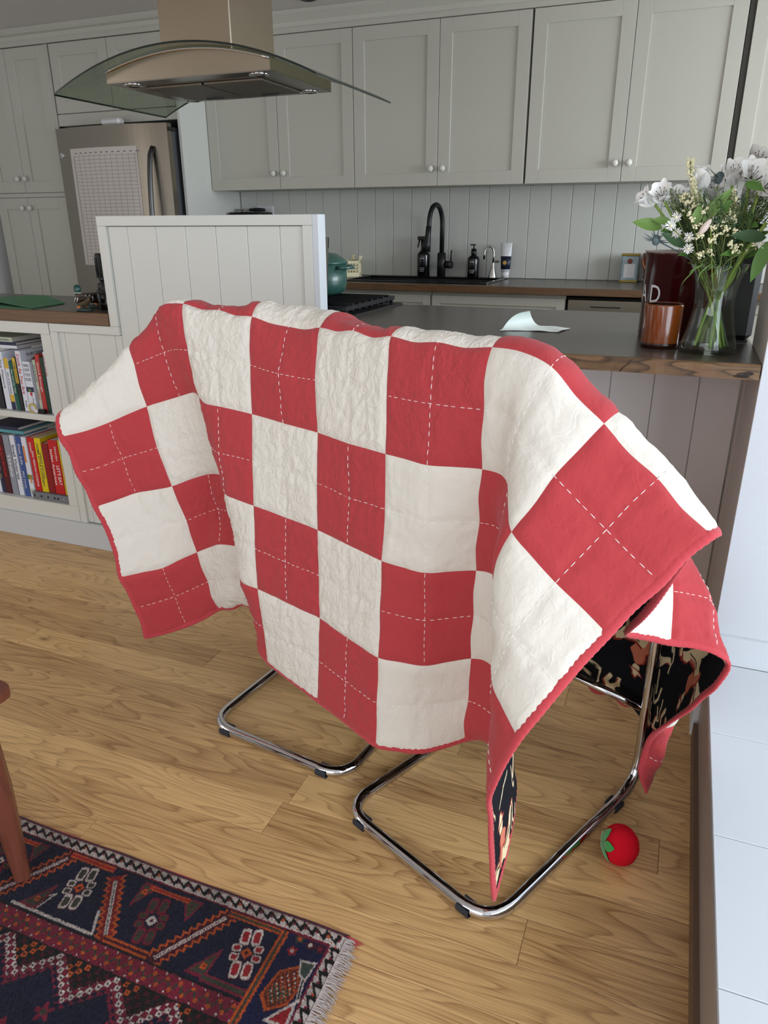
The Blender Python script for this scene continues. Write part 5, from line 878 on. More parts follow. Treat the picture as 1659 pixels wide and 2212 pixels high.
for k in range(760):
    v = .012+k*.00112; y = RY-v+rr.uniform(-.001, .001); L_ = rr.uniform(.020, .033)*(1-.35*(k < 20)); a = rr.uniform(-.7, .35); z = rr.uniform(.002, .009)
    b.tube([(RX-.004, y, .008), (RX+L_*.4, y+a*.006, z+.002), (RX+L_, y+a*.016, rr.uniform(.001, .006))], [.0011, .0009, .0004], 4, cap=False)
obj('fringe', b, 'fringe_wool', rug, kind='stuff')
b = B()
for k in range(16): a = -.3+rr.uniform(-.35, .25); L_ = rr.uniform(.018, .034); b.tube([(RX-.004, RY-.006, .007), (RX+L_*.5*math.cos(a), RY-.006+L_*.5*math.sin(a), .006), (RX+L_*math.cos(a), RY-.006+L_*math.sin(a), .002)], [.0012, .001, .0004], 4, cap=False)
obj('corner_tuft', b, 'binding_red', rug, kind='stuff')
# ---------------------------------------------------------------- wooden chair at the left edge
t = thing('wooden_chair', 'dark reddish wooden chair, only its seat corner and leg showing', 'chair', (-.9, -1.7, 0))
b = B()
def leg(x0, y0, z0, r0, x1, y1, z1, r1, rot=.4):
    b = B(); vs = []
    for (x, y, z, r) in ((x0, y0, z0, r0), (x0*.45+x1*.55, y0*.45+y1*.55, z0*.45+z1*.55, r1*1.12), (x1, y1, z1, r1)):
        for k in range(8):
            a = rot+math.pi/4*k+(.22 if k % 2 else -.22); vs.append((x+r*math.cos(a), y+r*math.sin(a), z))
    fs = [(i*8+k, i*8+(k+1) % 8, (i+1)*8+(k+1) % 8, (i+1)*8+k) for i in range(2) for k in range(8)]+[tuple(range(8))[::-1], tuple(range(16, 24))]
    return b.add(vs, fs)
obj('leg', leg(-.677, -1.538, .0105, .0195, -.686, -1.545, .456, .027), 'chair_wood', t); obj('leg', leg(-1.13, -1.50, .0105, .0195, -1.10, -1.52, .456, .027), 'chair_wood', t)
obj('leg', leg(-.70, -1.96, .0105, .0195, -.71, -1.93, .456, .027), 'chair_wood', t); obj('leg', leg(-1.13, -1.94, .0105, .0195, -1.11, -1.91, .456, .027), 'chair_wood', t)
Sx = Matrix.Translation((-.664, -1.466, .457)) @ Matrix.Rotation(math.radians(-6), 4, 'Z')
b = B(); po = [(0, -.03), (-.004, -.012), (-.014, -.003), (-.03, 0), (-.47, 0), (-.47, -.56), (0, -.56)]
b.prism(po, .022, Sx); obj('seat', b, 'chair_wood', t)
obj('stretcher', B().tube([(-.690, -1.56, .20), (-.70, -1.94, .20)], .013, 10), 'chair_wood', t); obj('stretcher', B().tube([(-1.10, -1.53, .20), (-1.12, -1.92, .20)], .013, 10), 'chair_wood', t)
for xx in (-.76, -1.12): obj('back_post', B().tube([(xx, -1.985, .478), (xx, -2.0, .70), (xx, -2.06, .93)], [.017, .016, .014], 10), 'chair_wood', t)
obj('back_rail', B().bbox(-1.12, -.76, -2.075, -2.045, .84, .93, .004), 'chair_wood', t)
# ---------------------------------------------------------------- felt tomato
t = thing('felt_tomato', 'red felt tomato toy with green calyx lying on the floor', 'toy', (.575, -.99, 0)); c = Vector((.572, -.985, .0435)); dz = Vector((-.93, -.34, .12)).normalized(); dx = dz.orthogonal().normalized(); dy = dz.cross(dx); ax = Matrix(((dx.x, dy.x, dz.x, c.x), (dx.y, dy.y, dz.y, c.y), (dx.z, dy.z, dz.z, c.z), (0, 0, 0, 1)))
b = B(); vs = []; n = 48; mm = 22
for i in range(mm+1):
    th = math.pi*i/mm
    for k in range(n):
        a = 2*math.pi*k/n; g = 1-.045*math.exp(-((((a/(math.pi/3)) % 1)-.5)*7)**2)*math.sin(th); r = .0455*g; vs.append(ax @ Vector((r*math.sin(th)*math.cos(a), r*math.sin(th)*math.sin(a), r*.93*math.cos(th)*(1-.12*math.exp(-(th/.45)**2)))))
b.add(vs, [(i*n+k, i*n+(k+1) % n, (i+1)*n+(k+1) % n, (i+1)*n+k) for i in range(mm) for k in range(n)], True); obj('body', b, 'felt_red', t)
for s in range(5):
    b = B(); vs = []; n = 8
    for i in range(n+1):
        th = .02+.92*i/n; w = .95*math.sin(math.pi*min(1, .25+.75*i/n))
        for e in (-1, 0, 1): a = 2*math.pi*s/5+e*w*.62; r = .0485-.0006*abs(e); vs.append(ax @ Vector((r*math.sin(th)*math.cos(a), r*math.sin(th)*math.sin(a), r*.93*math.cos(th)*(1-.12*math.exp(-(th/.45)**2))+.0006)))
    b.add(vs, [(3*i+e, 3*i+e+1, 3*i+e+4, 3*i+e+3) for i in range(n) for e in range(2)], True); obj('calyx_leaf', b, 'felt_green', t)
# ---------------------------------------------------------------- things on the bar
ZB = 1.0703
t = thing('parchment_sheet', 'curled pale greaseproof paper sheet lying on the dark bar', 'paper', (.1, .05, ZB)); b = B(); vs = []; n = 40; mm = 30; nx_, ny_ = -.80, .60; R_ = .017
for i in range(n+1):
    for j in range(mm+1):
        u = i/n; v = j/mm; x = -.01+.01*v+(.225+.02*v)*u; y = -.13+.03*u+v*(.20-.06*u)+.02*math.sin(math.pi*u); dd = (x-.075)*nx_+(y-.02)*ny_; z = .0012+.0025*math.sin(u*7+v*3)**2*min(1, u)
        if dd > 0: R = R_*(1+.5*v); an = min(dd/R, 3.9); sh = R*math.sin(an)-dd; x += nx_*sh; y += ny_*sh; z += R*(1-math.cos(an))
        vs.append((.110+(x-.11)*.80, .035+(y-.0)*.80, ZB+z))
b.add(vs, [(i*(mm+1)+j, (i+1)*(mm+1)+j, (i+1)*(mm+1)+j+1, i*(mm+1)+j+1) for i in range(n) for j in range(mm)], True); obj('sheet', b, 'parchment', t)
c = (.497, -.232, ZB); t = thing('amber_cup', 'brown amber glass candle cup in front of the bread bin', 'cup', c)
obj('wall', B().lathe([(.0001, .0), (.046, .0), (.0485, .004), (.0495, .016), (.0505, .110), (.0500, .1145), (.0478, .1145), (.0468, .02), (.0001, .016)], c, 48), 'amber_glass', t)
obj('inner_wall', B().lathe([(.0466, .0165), (.0474, .1125)], c, 48), 'amber_dark', t); obj('base', B().lathe([(.0470, .0006), (.0502, .003), (.0508, .012), (.0500, .0145)], c, 48), 'amber_dark', t); obj('wax', B().lathe([(.0468, .075), (.0001, .074)], c, 32), 'amber_dark', t)
c = (.523, .0, ZB); t = thing('bread_bin', 'tall dark maroon enamel bread bin with pale lettering', 'bin', c)
obj('bin_body', B().lathe([(.0001, 0), (.094, 0), (.097, .005), (.098, .225), (.1015, .231), (.1015, .237)], c, 64), 'enamel_maroon', t); obj('rim', B().lathe([(.1016, .236), (.1032, .2385), (.1025, .241), (.097, .241), (.096, .225), (.0001, .224)], c, 64), 'enamel_rim', t)
def wrap_text(body, c, r, z, angs, h, w, mat, parent):
    for ch, a in zip(body, angs):
        n_ = Vector((math.cos(a), math.sin(a), 0)); xd = Vector((-math.sin(a), math.cos(a), 0)); o = text('letter', ch, Vector((c[0], c[1], z))+n_*(r+.0002), xd, (0, 0, 1), w, h, mat, parent)
        for v in o.data.vertices:
            p = v.co+Vector(ORG[parent.name])-Vector((c[0], c[1], 0)); da = p.dot(xd)/r; v.co = Vector((c[0], c[1], 0))+Vector((math.cos(a+da)*(r+.0006), math.sin(a+da)*(r+.0006), p.z))-Vector(ORG[parent.name])
wrap_text('BREAD', c, .0978, 1.196, [math.radians(d) for d in (-246, -216, -186, -156, -127)], .048, .034, 'label_white', t)
# dark appliance in the corner
t = thing('black_appliance', 'black countertop appliance in the shade behind the flower vase', 'appliance', (.665, -.0, ZB)); b = B(); b.bbox(.640, .733, -.075, .12, ZB+.004, ZB+.245, .016); obj('casing', b, 'black_matte', t); obj('foot', B().box(.65, .725, -.06, .11, ZB, ZB+.005), 'dark_rubber', t); obj('side_knob', B().tube([(.642, -.02, ZB+.12), (.634, -.02, ZB+.12)], .014, 16), 'black_gloss', t)
# vase
c = (.616, -.285, ZB); t = thing('flower_vase', 'clear hourglass glass vase half full of water on the bar', 'vase', c)
vp = [(.052, 0), (.066, .002), (.0685, .012), (.066, .03), (.057, .065), (.0495, .105), (.0480, .130), (.0505, .165), (.058, .195), (.0695, .218)]
def rv(z): return float(np.interp(z, [p[1] for p in vp], [p[0] for p in vp]))
zz = np.linspace(.002, .218, 24); prof = [(.0001, 0), (.052, 0)]+[(rv(z), z) for z in zz]+[(rv(.218)-.0025, .2185)]+[(rv(z)-.003, z) for z in zz[::-1] if z > .014]+[(.0001, .013)]
obj('vase_wall', B().lathe(prof, c, 56), 'vase_glass', t)
obj('water', B().lathe([(.0001, .015)]+[(rv(z)-.0036, z) for z in np.linspace(.016, .112, 12)]+[(.0001, .112)], c, 48), 'vase_water', t)
# ---------------------------------------------------------------- flowers
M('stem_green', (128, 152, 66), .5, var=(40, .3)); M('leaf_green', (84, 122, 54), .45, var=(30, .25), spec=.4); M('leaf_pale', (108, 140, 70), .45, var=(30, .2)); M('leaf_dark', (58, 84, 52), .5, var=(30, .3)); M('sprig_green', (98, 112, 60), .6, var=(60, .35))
M('petal_white', (240, 239, 234), .5, sheen=.2); M('petal_streak', (70, 42, 46), .6); M('petal_tip', (150, 170, 100), .5); M('wax_cream', (232, 226, 186), .6, var=(300, .2)); M('daisy_white', (228, 226, 220), .6); M('thistle_grey', (96, 112, 112), .5); M('anther', (84, 60, 58), .6); M('bud_blush', (214, 196, 186), .5)
rf = random.Random(12)
def frame(dir_, roll=0.):
    d = Vector(dir_).normalized(); a = d.orthogonal().normalized(); bq = d.cross(a); return Matrix((( a.x, bq.x, d.x), (a.y, bq.y, d.y), (a.z, bq.z, d.z))).to_4x4() @ Matrix.Rotation(roll, 4, 'Z')
def petal(Mx, L, w, splay, cup, tip=.5):
    vs = []; n = 8; m = 4
    for i in range(n+1):
        u = i/n; r = .0015+L*(math.sin(splay)*u**1.25)+L*.10*u*u*tip; z = L*math.cos(splay*.85)*u-L*.18*tip*u**3; hw = w*(math.sin(math.pi*min(1, u*.86+.07))**.8)*(1 if u < .9 else .72)
        for j in range(-m, m+1):
            e = j/m; vs.append(Mx @ Vector((r-cup*hw*(e*e), hw*e, z+cup*.3*hw*e*e)))
    k = 2*m+1; return vs, [(i*k+j, i*k+j+1, (i+1)*k+j+1, (i+1)*k+j) for i in range(n) for j in range(k-1)]
def leafm(p, d, L, w, droop=.3, n=9):
    F = frame(d); vs = []; upv = Vector((0, 0, 1))
    upv = Vector((.05, -.85, .5)); sidev = Vector(d).normalized().cross(upv); sidev = sidev.normalized() if sidev.length > .1 else Vector((1, 0, 0)); nv = sidev.cross(Vector(d).normalized())
    for i in range(n+1):
        u = i/n; hw = w*math.sin(math.pi*u**.8)**.9 if 0 < u < 1 else .0004; q = Vector(p)+Vector(d).normalized()*L*u+Vector((0, 0, -droop*L*u*u))
        for e in (-1, -.5, 0, .5, 1): vs.append(q+sidev*hw*e+nv*(.22*hw*abs(e)))
    return vs, [(5*i+j, 5*i+j+1, 5*i+6+j, 5*i+5+j) for i in range(n) for j in range(4)]
def curve(p0, p1, bend, n=14):
    out = []; p0 = Vector(p0); p1 = Vector(p1)
    for i in range(n+1): u = i/n; out.append(p0*(1-u)+p1*u+Vector(bend)*math.sin(math.pi*u)*.5)
    return out
def stemfoot(k, hgt=.016):
    a = 2.399*k; return Vector((c[0]+.040*math.cos(a)*(.7+.3*math.sin(k)), c[1]+.040*math.sin(a), ZB+.020))
def stempath(k, top):
    rim_ = Vector((c[0], c[1], ZB+.215)); d = Vector(top)-rim_; hd = Vector((d.x, d.y, 0)); ln_ = hd.length; hd = hd.normalized() if ln_ > 1e-4 else Vector((1, 0, 0)); a = 2.399*k; side = Vector((-hd.y, hd.x, 0))*.030*math.sin(a); rr_ = min(.052, ln_+.012)
    f = Vector((c[0], c[1], ZB+.018))-hd*(.026+.018*abs(math.cos(a*1.7)))+side; w = Vector((c[0], c[1], ZB+.125))+side*.45+hd*.006*math.cos(a); ctl = [f, w, rim_+hd*rr_-side*.5, Vector(top)]; out = []
    for i in range(19):
        t_ = i/18*3; s_ = min(int(t_), 2); u = t_-s_; P = [ctl[max(s_-1, 0)], ctl[s_], ctl[s_+1], ctl[min(s_+2, 3)]]
        out.append(.5*((2*P[1])+(P[2]-P[0])*u+(2*P[0]-5*P[1]+4*P[2]-P[3])*u*u+(3*P[1]-P[0]-3*P[2]+P[3])*u**3))
    return out
blooms = [((.423, -.300, 1.444), (-.75, -.35, .55), 'white lily bloom in left profile at the left edge of the bouquet', .044), ((.459, -.330, 1.452), (-.25, -.75, .55), 'white speckled lily bloom facing forward, second from the left', .046), ((.498, -.280, 1.448), (.1, -.3, 1.), 'white lily bloom half hidden left of the cream spike', .044), ((.540, -.260, 1.486), (.12, -.2, 1.), 'narrow closed white lily bloom rising beside the cream spike', .058),
 ((.576, -.250, 1.462), (.05, -.6, .8), 'white lily bloom with thistle spikes behind it', .048), ((.616, -.300, 1.498), (.0, -.5, .8), 'tall white lily bloom near the cabinet gap', .052), ((.654, -.330, 1.492), (.1, -.8, .55), 'largest white speckled lily bloom facing the room', .054), ((.668, -.200, 1.534), (.1, -.5, .8), 'greyish lily bloom at the very top of the bouquet', .046), ((.690, -.360, 1.463), (.5, -.7, .35), 'white lily bloom cut by the right edge of the picture', .050), ((.660, -.260, 1.446), (.2, -.6, .4), 'shaded white lily bloom below the largest one', .044)]
for k, (p, d, lab, L) in enumerate(blooms):
    t = thing('white_lily', lab, 'flower', tuple(stemfoot(k)), 'white lilies in the vase'); D = Vector(d).normalized(); L *= 1.22; base = Vector(p)-D*L*.52
    sp = stempath(k, base); obj('stem', B().tube(sp, [.0033]*len(sp), 8), 'stem_green', t)
    F = Matrix.Translation(base) @ frame(D, .5*k); sp2 = .22 if k == 3 else .48
    bl_ = obj('bloom', B().lathe([(.0025, -.004), (.004, .002), (.0055, .012), (.003, .018)], (0, 0, 0), 10, F), 'petal_tip', t)
    for q in range(6):
        inner = q % 2; Mq = F @ Matrix.Rotation(q*math.pi/3, 4, 'Z'); vs, fs = petal(Mq, L*(1. if not inner else .96), L*(.40 if not inner else .27), sp2+rf.uniform(-.08, .08), .35, rf.uniform(.0, .7)); obj('petal', B().add(vs, fs, True), 'petal_white', bl_)
        if inner and q != 3:
            b = B()
            for s_ in range(7):
                e = -.5+s_/6; z0 = .35+.12*math.sin(s_*2.3); 
                def pp(u, e_, lift=.0009):
                    r = .0015+L*.96*(math.sin(sp2)*u**1.25)+L*.1*u*u*.5; z = L*.96*math.cos(sp2*.85)*u-L*.09*u**3; hw = L*.22*(math.sin(math.pi*min(1, u*.86+.07))**.8); return Mq @ Vector((r-.35*hw*e_*e_-lift*1.2, hw*e_, z+lift*1.6))
                a_, b2 = pp(z0, e), pp(z0+.26, e*1.02); a2, b3 = pp(z0, e+.07), pp(z0+.26, e*1.02+.05); b.add([a_, a2, b3, b2], [(0, 1, 2, 3)])
            obj('streak', b, 'petal_streak', bl_, kind='stuff')
    b = B()
    for q in range(5): a = q*1.26; tp = F @ Vector((.010*math.cos(a), .010*math.sin(a), L*.72)); b.tube([F @ Vector((0, 0, .01)), tp], .0006, 4, cap=False); b.ball(tp, .0014, 6, 4)
    obj('stamens', b, 'anther', bl_, kind='stuff')
    for q in range(2):
        j = 13+q*2; vs, fs = leafm(sp[j], (math.cos(k*1.9+q*2.5), -.5-.3*q+math.sin(k*2.2)*.4, .5), rf.uniform(.05, .075), rf.uniform(.008, .012), .35); obj('leaf', B().add(vs, fs, True), 'leaf_green', t)
leaves = [((.470, -.31, 1.372), (-.95, -.15, .30), .078, .017, .10, 'leaf_pale'), ((.490, -.31, 1.385), (-.9, -.2, .25), .05, .011, .1, 'leaf_pale'), ((.560, -.35, 1.385), (.62, -.15, .95), .105, .014, .10, 'leaf_pale'), ((.590, -.35, 1.400), (.7, -.1, 1.), .05, .012, .1, 'leaf_green'), ((.640, -.35, 1.470), (.55, -.4, -.1), .055, .013, .2, 'leaf_green'), ((.705, -.35, 1.352), (-.85, -.3, .05), .085, .017, .0, 'leaf_dark'), ((.712, -.36, 1.345), (-.28, -.2, -.95), .098, .016, .0, 'leaf_green'), ((.530, -.33, 1.330), (-.85, -.2, .45), .07, .014, .0, 'leaf_dark'), ((.545, -.35, 1.38), (.1, -.2, .9), .05, .012, .0, 'leaf_pale'), ((.63, -.30, 1.33), (.95, -.1, .5), .10, .012, .1, 'leaf_green'), ((.66, -.31, 1.30), (.8, -.1, .6), .10, .010, .1, 'leaf_green')]
t = thing('lily_greenery', 'thick green stem with broad lily leaves at the right of the vase', 'plant', tuple(stemfoot(11))); sp = stempath(11, (.700, -.34, 1.385)); obj('stem', B().tube(sp, [.0045]*len(sp), 8), 'stem_green', t)
for p, d, L, w, dr, m_ in leaves: vs, fs = leafm(p, d, L, w, dr); obj('leaf', B().add(vs, fs, True), m_, t)
t = thing('lily_bud', 'closed blush white lily bud hanging in front of the bouquet', 'flower', tuple(stemfoot(12))); sp = stempath(12, (.576, -.355, 1.398)); obj('stem', B().tube(sp, .0022, 8), 'stem_green', t)
obj('bud', B().lathe([(.0005, -.022), (.005, -.016), (.0085, -.004), (.008, .008), (.005, .018), (.002, .022)], (.567, -.362, 1.374), 12, Matrix.Rotation(.55, 4, 'Y')), 'bud_blush', t)
def cluster(b, p, r, n_=10):
    for q in range(n_): v = Vector((rf.gauss(0, 1), rf.gauss(0, 1), rf.gauss(0, 1))).normalized()*r*rf.uniform(.4, 1); b.ball(Vector(p)+v, r*rf.uniform(.28, .42), 6, 4)
sprigs = [([(.514, -.28, 1.524), (.516, -.28, 1.512), (.518, -.28, 1.499), (.522, -.285, 1.488), (.527, -.29, 1.477), (.529, -.295, 1.468), (.531, -.3, 1.458), (.535, -.30, 1.450)], 'tall cream wax-flower spike rising above the lilies', 'f'), ([(.505, -.31, 1.445), (.516, -.31, 1.447), (.510, -.32, 1.436), (.534, -.33, 1.440), (.546, -.3, 1.445), (.538, -.34, 1.425), (.55, -.33, 1.432), (.522, -.33, 1.43)], 'cream wax-flower cluster at the foot of the spike', 'c'),
 ([(.618, -.33, 1.445), (.626, -.34, 1.436), (.611, -.33, 1.426), (.622, -.33, 1.424), (.632, -.33, 1.416), (.612, -.33, 1.41), (.636, -.33, 1.405), (.62, -.34, 1.408), (.630, -.34, 1.395), (.62, -.335, 1.455)], 'cream wax-flower cluster right of the bright upright leaf', 'c'), ([(.545, -.36, 1.376), (.559, -.36, 1.412), (.528, -.35, 1.406), (.537, -.355, 1.395)], 'small cream wax-flowers just left of the lily bud', 's'), ([(.615, -.36, 1.371), (.635, -.36, 1.365), (.61, -.35, 1.392), (.63, -.34, 1.388), (.586, -.36, 1.374)], 'small cream wax-flowers right of the lily bud', 's'),
 ([(.595, -.37, 1.353), (.583, -.37, 1.346), (.561, -.37, 1.357), (.586, -.36, 1.322), (.563, -.36, 1.314)], 'lowest cream wax-flowers over the vase rim', 's'), ([(.628, -.37, 1.340), (.644, -.36, 1.332), (.641, -.36, 1.322), (.679, -.35, 1.336)], 'cream wax-flowers low at the right of the bouquet', 's')]
for k, (ps, lab, kd) in enumerate(sprigs):
    t = thing('wax_flower', lab, 'flower', tuple(stemfoot(13+k)), 'cream wax-flower sprigs in the vase'); top = ps[0] if kd == 'f' else tuple(np.mean(ps, 0)-np.array([0, 0, .02])); sp = stempath(13+k, top); obj('stem', B().tube(sp, .0017, 6), 'sprig_green', t); b2 = B()
    for p in ps:
        b = B(); cluster(b, p, .0075 if kd == 's' else .0085, 11)
        if kd == 's':
            for e in range(2): cluster(b, Vector(p)+Vector((rf.uniform(-.014, .014), rf.uniform(-.008, .008), rf.uniform(-.014, .014))), .0045, 7)
        obj('floret', b, 'wax_cream', t, kind='stuff')
        if kd != 'f': b2.tube(curve(sp[-1], p, (rf.uniform(-.01, .01), 0, -.01), 5), .0009, 4, cap=False)
    if kd == 'f':
        b = B()
        for q in range(60): p = Vector(ps[rf.randrange(len(ps))]); cluster(b, p+Vector((rf.uniform(-.008, .008), rf.uniform(-.008, .008), rf.uniform(-.008, .008))), .0035, 4)
        obj('floret_spray', b, 'wax_cream', t, kind='stuff')
    if b2.v: obj('twigs', b2, 'sprig_green', t, kind='stuff')
for k, (p, lab) in enumerate([((.491, -.36, 1.378), 'white daisy with thin petals low at the left of the bouquet'), ((.500, -.35, 1.397), 'white daisy just above the lower left one'), ((.535, -.36, 1.352), 'white daisy facing forward below the lily bud'), ((.506, -.34, 1.362), 'small white daisy between the two left leaves'), ((.694, -.36, 1.338), 'white daisy beside the hanging leaf at right'), ((.537, -.35, 1.326), 'faded white daisy right above the vase rim')]):
    t = thing('daisy', lab, 'flower', tuple(stemfoot(20+k)), 'small white daisies in the vase'); sp = stempath(20+k, p); obj('stem', B().tube(sp, .0013, 6), 'sprig_green', t); F = Matrix.Translation(p) @ frame((rf.uniform(-.5, .3), -.9, rf.uniform(0, .6)))
    hd_ = obj('flower_head', B().ball(F @ Vector((0, 0, .002)), .0035, 8, 6), 'wax_cream', t)
    b = B()
    for q in range(16):
        a = q*2*math.pi/16+rf.uniform(-.1, .1); L = rf.uniform(.011, .015); w = .0014; e1 = Vector((math.cos(a), math.sin(a), rf.uniform(-.1, .4))); sd = Vector((-math.sin(a), math.cos(a), 0)); b.add([F @ (e1*.003-sd*w*.5), F @ (e1*.003+sd*w*.5), F @ (e1*L*.8+sd*w), F @ (e1*L), F @ (e1*L*.8-sd*w)], [(0, 1, 2, 3, 4)])
    obj('ray_petals', b, 'daisy_white', hd_, kind='stuff')
for k, (p, lab, sc_) in enumerate([((.459, -.32, 1.345), 'grey-green thistle head with spiny bracts in front of the bin', 1.), ((.586, -.24, 1.488), 'dark grey thistle spikes standing up between lily blooms', 1.15)]):
    t = thing('thistle', lab, 'flower', tuple(stemfoot(27+k)), 'thistles in the vase'); sp = stempath(27+k, p); obj('stem', B().tube(sp, .0016, 6), 'thistle_grey', t)
    hd_ = obj('thistle_head', B().ball(p, .010*sc_, 14, 10, (1, 1, 1.3)), 'thistle_grey', t); b = B()
    for q in range(70): v = Vector((rf.gauss(0, 1), rf.gauss(0, 1), rf.gauss(0, 1.2))).normalized(); b.tube([Vector(p)+v*.008*sc_, Vector(p)+v*.0135*sc_], [.0012, .0002], 3, cap=False)
    for q in range(13): a = q*.483; v = Vector((math.cos(a), math.sin(a)*.6-.3, rf.uniform(-.5, .9))).normalized(); b.tube([Vector(p)+v*.006, Vector(p)+v*.02*sc_, Vector(p)+v*.034*sc_+Vector((0, 0, .003))], [.0016, .0018, .0003], 4, cap=False, flat=.3)
    obj('bracts', b, 'thistle_grey', hd_, kind='stuff')
# fine filler foliage
def twig(b, p0, p1, nl, L, w):
    q = curve(p0, p1, (rf.uniform(-.02, .02), rf.uniform(-.02, .02), .01), 6); b.tube(q, [.0011]*7, 4, cap=False)
    for _ in range(nl):
        i = rf.randrange(2, 7); p = q[i]; d = Vector((rf.gauss(0, 1), rf.gauss(0, 1), rf.gauss(.35, .7))).normalized(); s = d.orthogonal().normalized(); s = (s+d.cross(s)*rf.uniform(-1, 1)).normalized(); l = L*rf.uniform(.6, 1.3); mid = p+d*l*.5+Vector((0, 0, rf.uniform(-.004, .004))); b.add([p, mid+s*w, p+d*l, mid-s*w], [(0, 1, 2, 3)])
b = B(); b3 = B()
for k in range(620):
    a = rf.uniform(0, 2*math.pi); r0 = rf.uniform(.01, .05); hh_ = rf.uniform(.0, 1); rr2 = .04+.10*hh_*rf.uniform(.35, 1.); p0 = Vector((c[0]-.0+r0*math.cos(a), c[1]+r0*math.sin(a), ZB+.205+.03*rf.random())); p1 = Vector((c[0]-.018+rr2*math.cos(a)*1.05, c[1]-.01+rr2*math.sin(a)*.70, ZB+.215+.175*hh_))
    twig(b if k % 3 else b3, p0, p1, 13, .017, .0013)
tag(obj('filler_foliage', b, 'sprig_green', origin=(c[0], c[1], ZB+.2)), 'fine twiggy green filler foliage massed above the vase rim', 'foliage', kind='stuff')
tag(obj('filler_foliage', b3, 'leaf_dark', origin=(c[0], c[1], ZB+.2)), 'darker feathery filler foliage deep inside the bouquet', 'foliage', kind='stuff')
b = B()
rf_l = [1.0, .45, .8, .3, .55, .35, .7, .4]
for k in range(8):
    p = Vector((c[0]-.062+.017*k+rf.uniform(-.006, .006), c[1]-.055+rf.uniform(-.01, .01), ZB+.22)); q = [p+Vector((math.sin(i*.9+k)*.004-(.004*i if k < 6 else -.001*i), -.002*i, -.0085*i*rf_l[k])) for i in range(7)]; b.tube(q, [.0016, .0022, .0024, .002, .0016, .001, .0003], 4, cap=False, flat=.3)
tag(obj('wilted_leaves', b, 'leaf_pale', origin=(c[0], c[1], ZB+.2)), 'thin curling wilted leaves hanging over the vase rim', 'foliage', kind='stuff')
# ---------------------------------------------------------------- books and small things on the left
def book(name, lab, x0, x1, z0, z1, mat, words=None, ycol='duck_white', depth=.17, y0=.018, lean=0., grp=None, page='paper_white', extra=()):
    t = thing(name, lab, 'book', ((x0+x1)/2, y0+depth/2, z0), grp); w = x1-x0-.0012; Mx = Matrix.Translation((x0+.0006, y0, z0+.0004)) @ Matrix.Rotation(lean, 4, 'Y'); h = z1-z0
    b = B(); cv = .0022 if w > .014 else .0012
    b.bbox(0, w, 0, .0035, 0, h, .001, Mx).box(0, cv, .003, depth, 0, h, Mx).box(w-cv, w, .003, depth, 0, h, Mx); obj('cover', b, mat, t)
    obj('pages', B().box(cv, w-cv, .0035, depth-.004, .003, h-.003, Mx), page, t)
    R3 = Mx.to_3x3(); fl = lambda x, z, y=-.0004: Mx @ Vector((x, y, z))
    for e in extra:   # coloured bands on the spine: (z fraction from, to, material)
        obj('spine_band', B().box(0.0003, w-.0003, -.0004, .0002, h*e[0], h*e[1], Mx), e[2], t)
    for wd in (words or []):  # (text, centre fraction, length fraction, height fraction of thickness, material, x offset)
        s, cz, ll, hf, m_ = wd[:5]; off = wd[5] if len(wd) > 5 else 0
        text('spine_lettering', s, fl(w*(.5+off), h*cz), R3 @ Vector((0, 0, -1)), R3 @ Vector((1, 0, 0)), h*ll, w*hf, m_, t, ext=.0006, bold=.01)
    return t
for nm, c_ in (('bk_dark', (34, 32, 36)), ('bk_white', (214, 216, 226)), ('bk_yellow', (206, 168, 52)), ('bk_green', (20, 84, 66)), ('bk_red', (176, 50, 48)), ('bk_pale', (178, 186, 168)), ('bk_dkgreen', (28, 58, 42)), ('bk_navy', (36, 40, 70)), ('bk_maroon', (74, 18, 26)), ('bk_grey', (140, 144, 156)), ('bk_blue', (58, 82, 142)), ('bk_bright', (188, 22, 28)), ('bk_lemon', (214, 190, 22)), ('bk_brick', (128, 20, 22)), ('bk_mustard', (200, 170, 40)), ('ink_red', (190, 40, 40)), ('ink_dark', (40, 40, 48)), ('ink_white', (230, 228, 226)), ('bk_teal', (88, 150, 156)), ('ink_gold', (190, 160, 90)), ('ink_green', (96, 128, 50)), ('device_grey', (112, 114, 120))):
    M(nm, c_, .5)
GU, GL_ = 'cookbooks on the upper bookcase shelf', 'cookbooks on the lower bookcase shelf'; zs = .609
book('book', 'black book with white lettering, at the left picture edge, upper shelf', -2.297, -2.262, zs, .85, 'bk_dark', [('COOK', .72, .28, .5, 'ink_white'), ('EDITION', .40, .30, .35, 'ink_grey')], grp=GU)
book('book', 'tall thick white book with faint grey spine lettering, upper shelf', -2.254, -2.222, zs, .868, 'bk_white', [('The Pleasure', .62, .5, .34, 'ink_grey')], grp=GU)
book('book', 'white book with yellow top and bottom labels, upper shelf', -2.218, -2.194, zs, .841, 'bk_white', [('Art of the Cook', .52, .42, .45, 'ink_dark')], extra=((.80, 1., 'bk_yellow'), (.16, .30, 'bk_yellow'), (0, .16, 'bk_navy')), grp=GU, depth=.09)
book('book', 'dark green book between yellow ones, upper shelf', -2.192, -2.170, zs, .828, 'bk_green', [('New York City Taste', .60, .48, .5, 'ink_white')], grp=GU, depth=.09)
book('book', 'slim black book with a yellow upper half, upper shelf', -2.168, -2.149, zs, .845, 'bk_dark', [('HOME COOKING', .72, .4, .5, 'ink_dark')], extra=((.52, 1., 'bk_yellow'),), grp=GU, depth=.09)
t = book('book', 'white book with large red title Cook As You Are', -2.144, -2.115, zs, .876, 'bk_white', [('Cook As You Are', .62, .66, .62, 'ink_red'), ('Ruby', .12, .12, .4, 'ink_dark')], grp=GU, depth=.225)
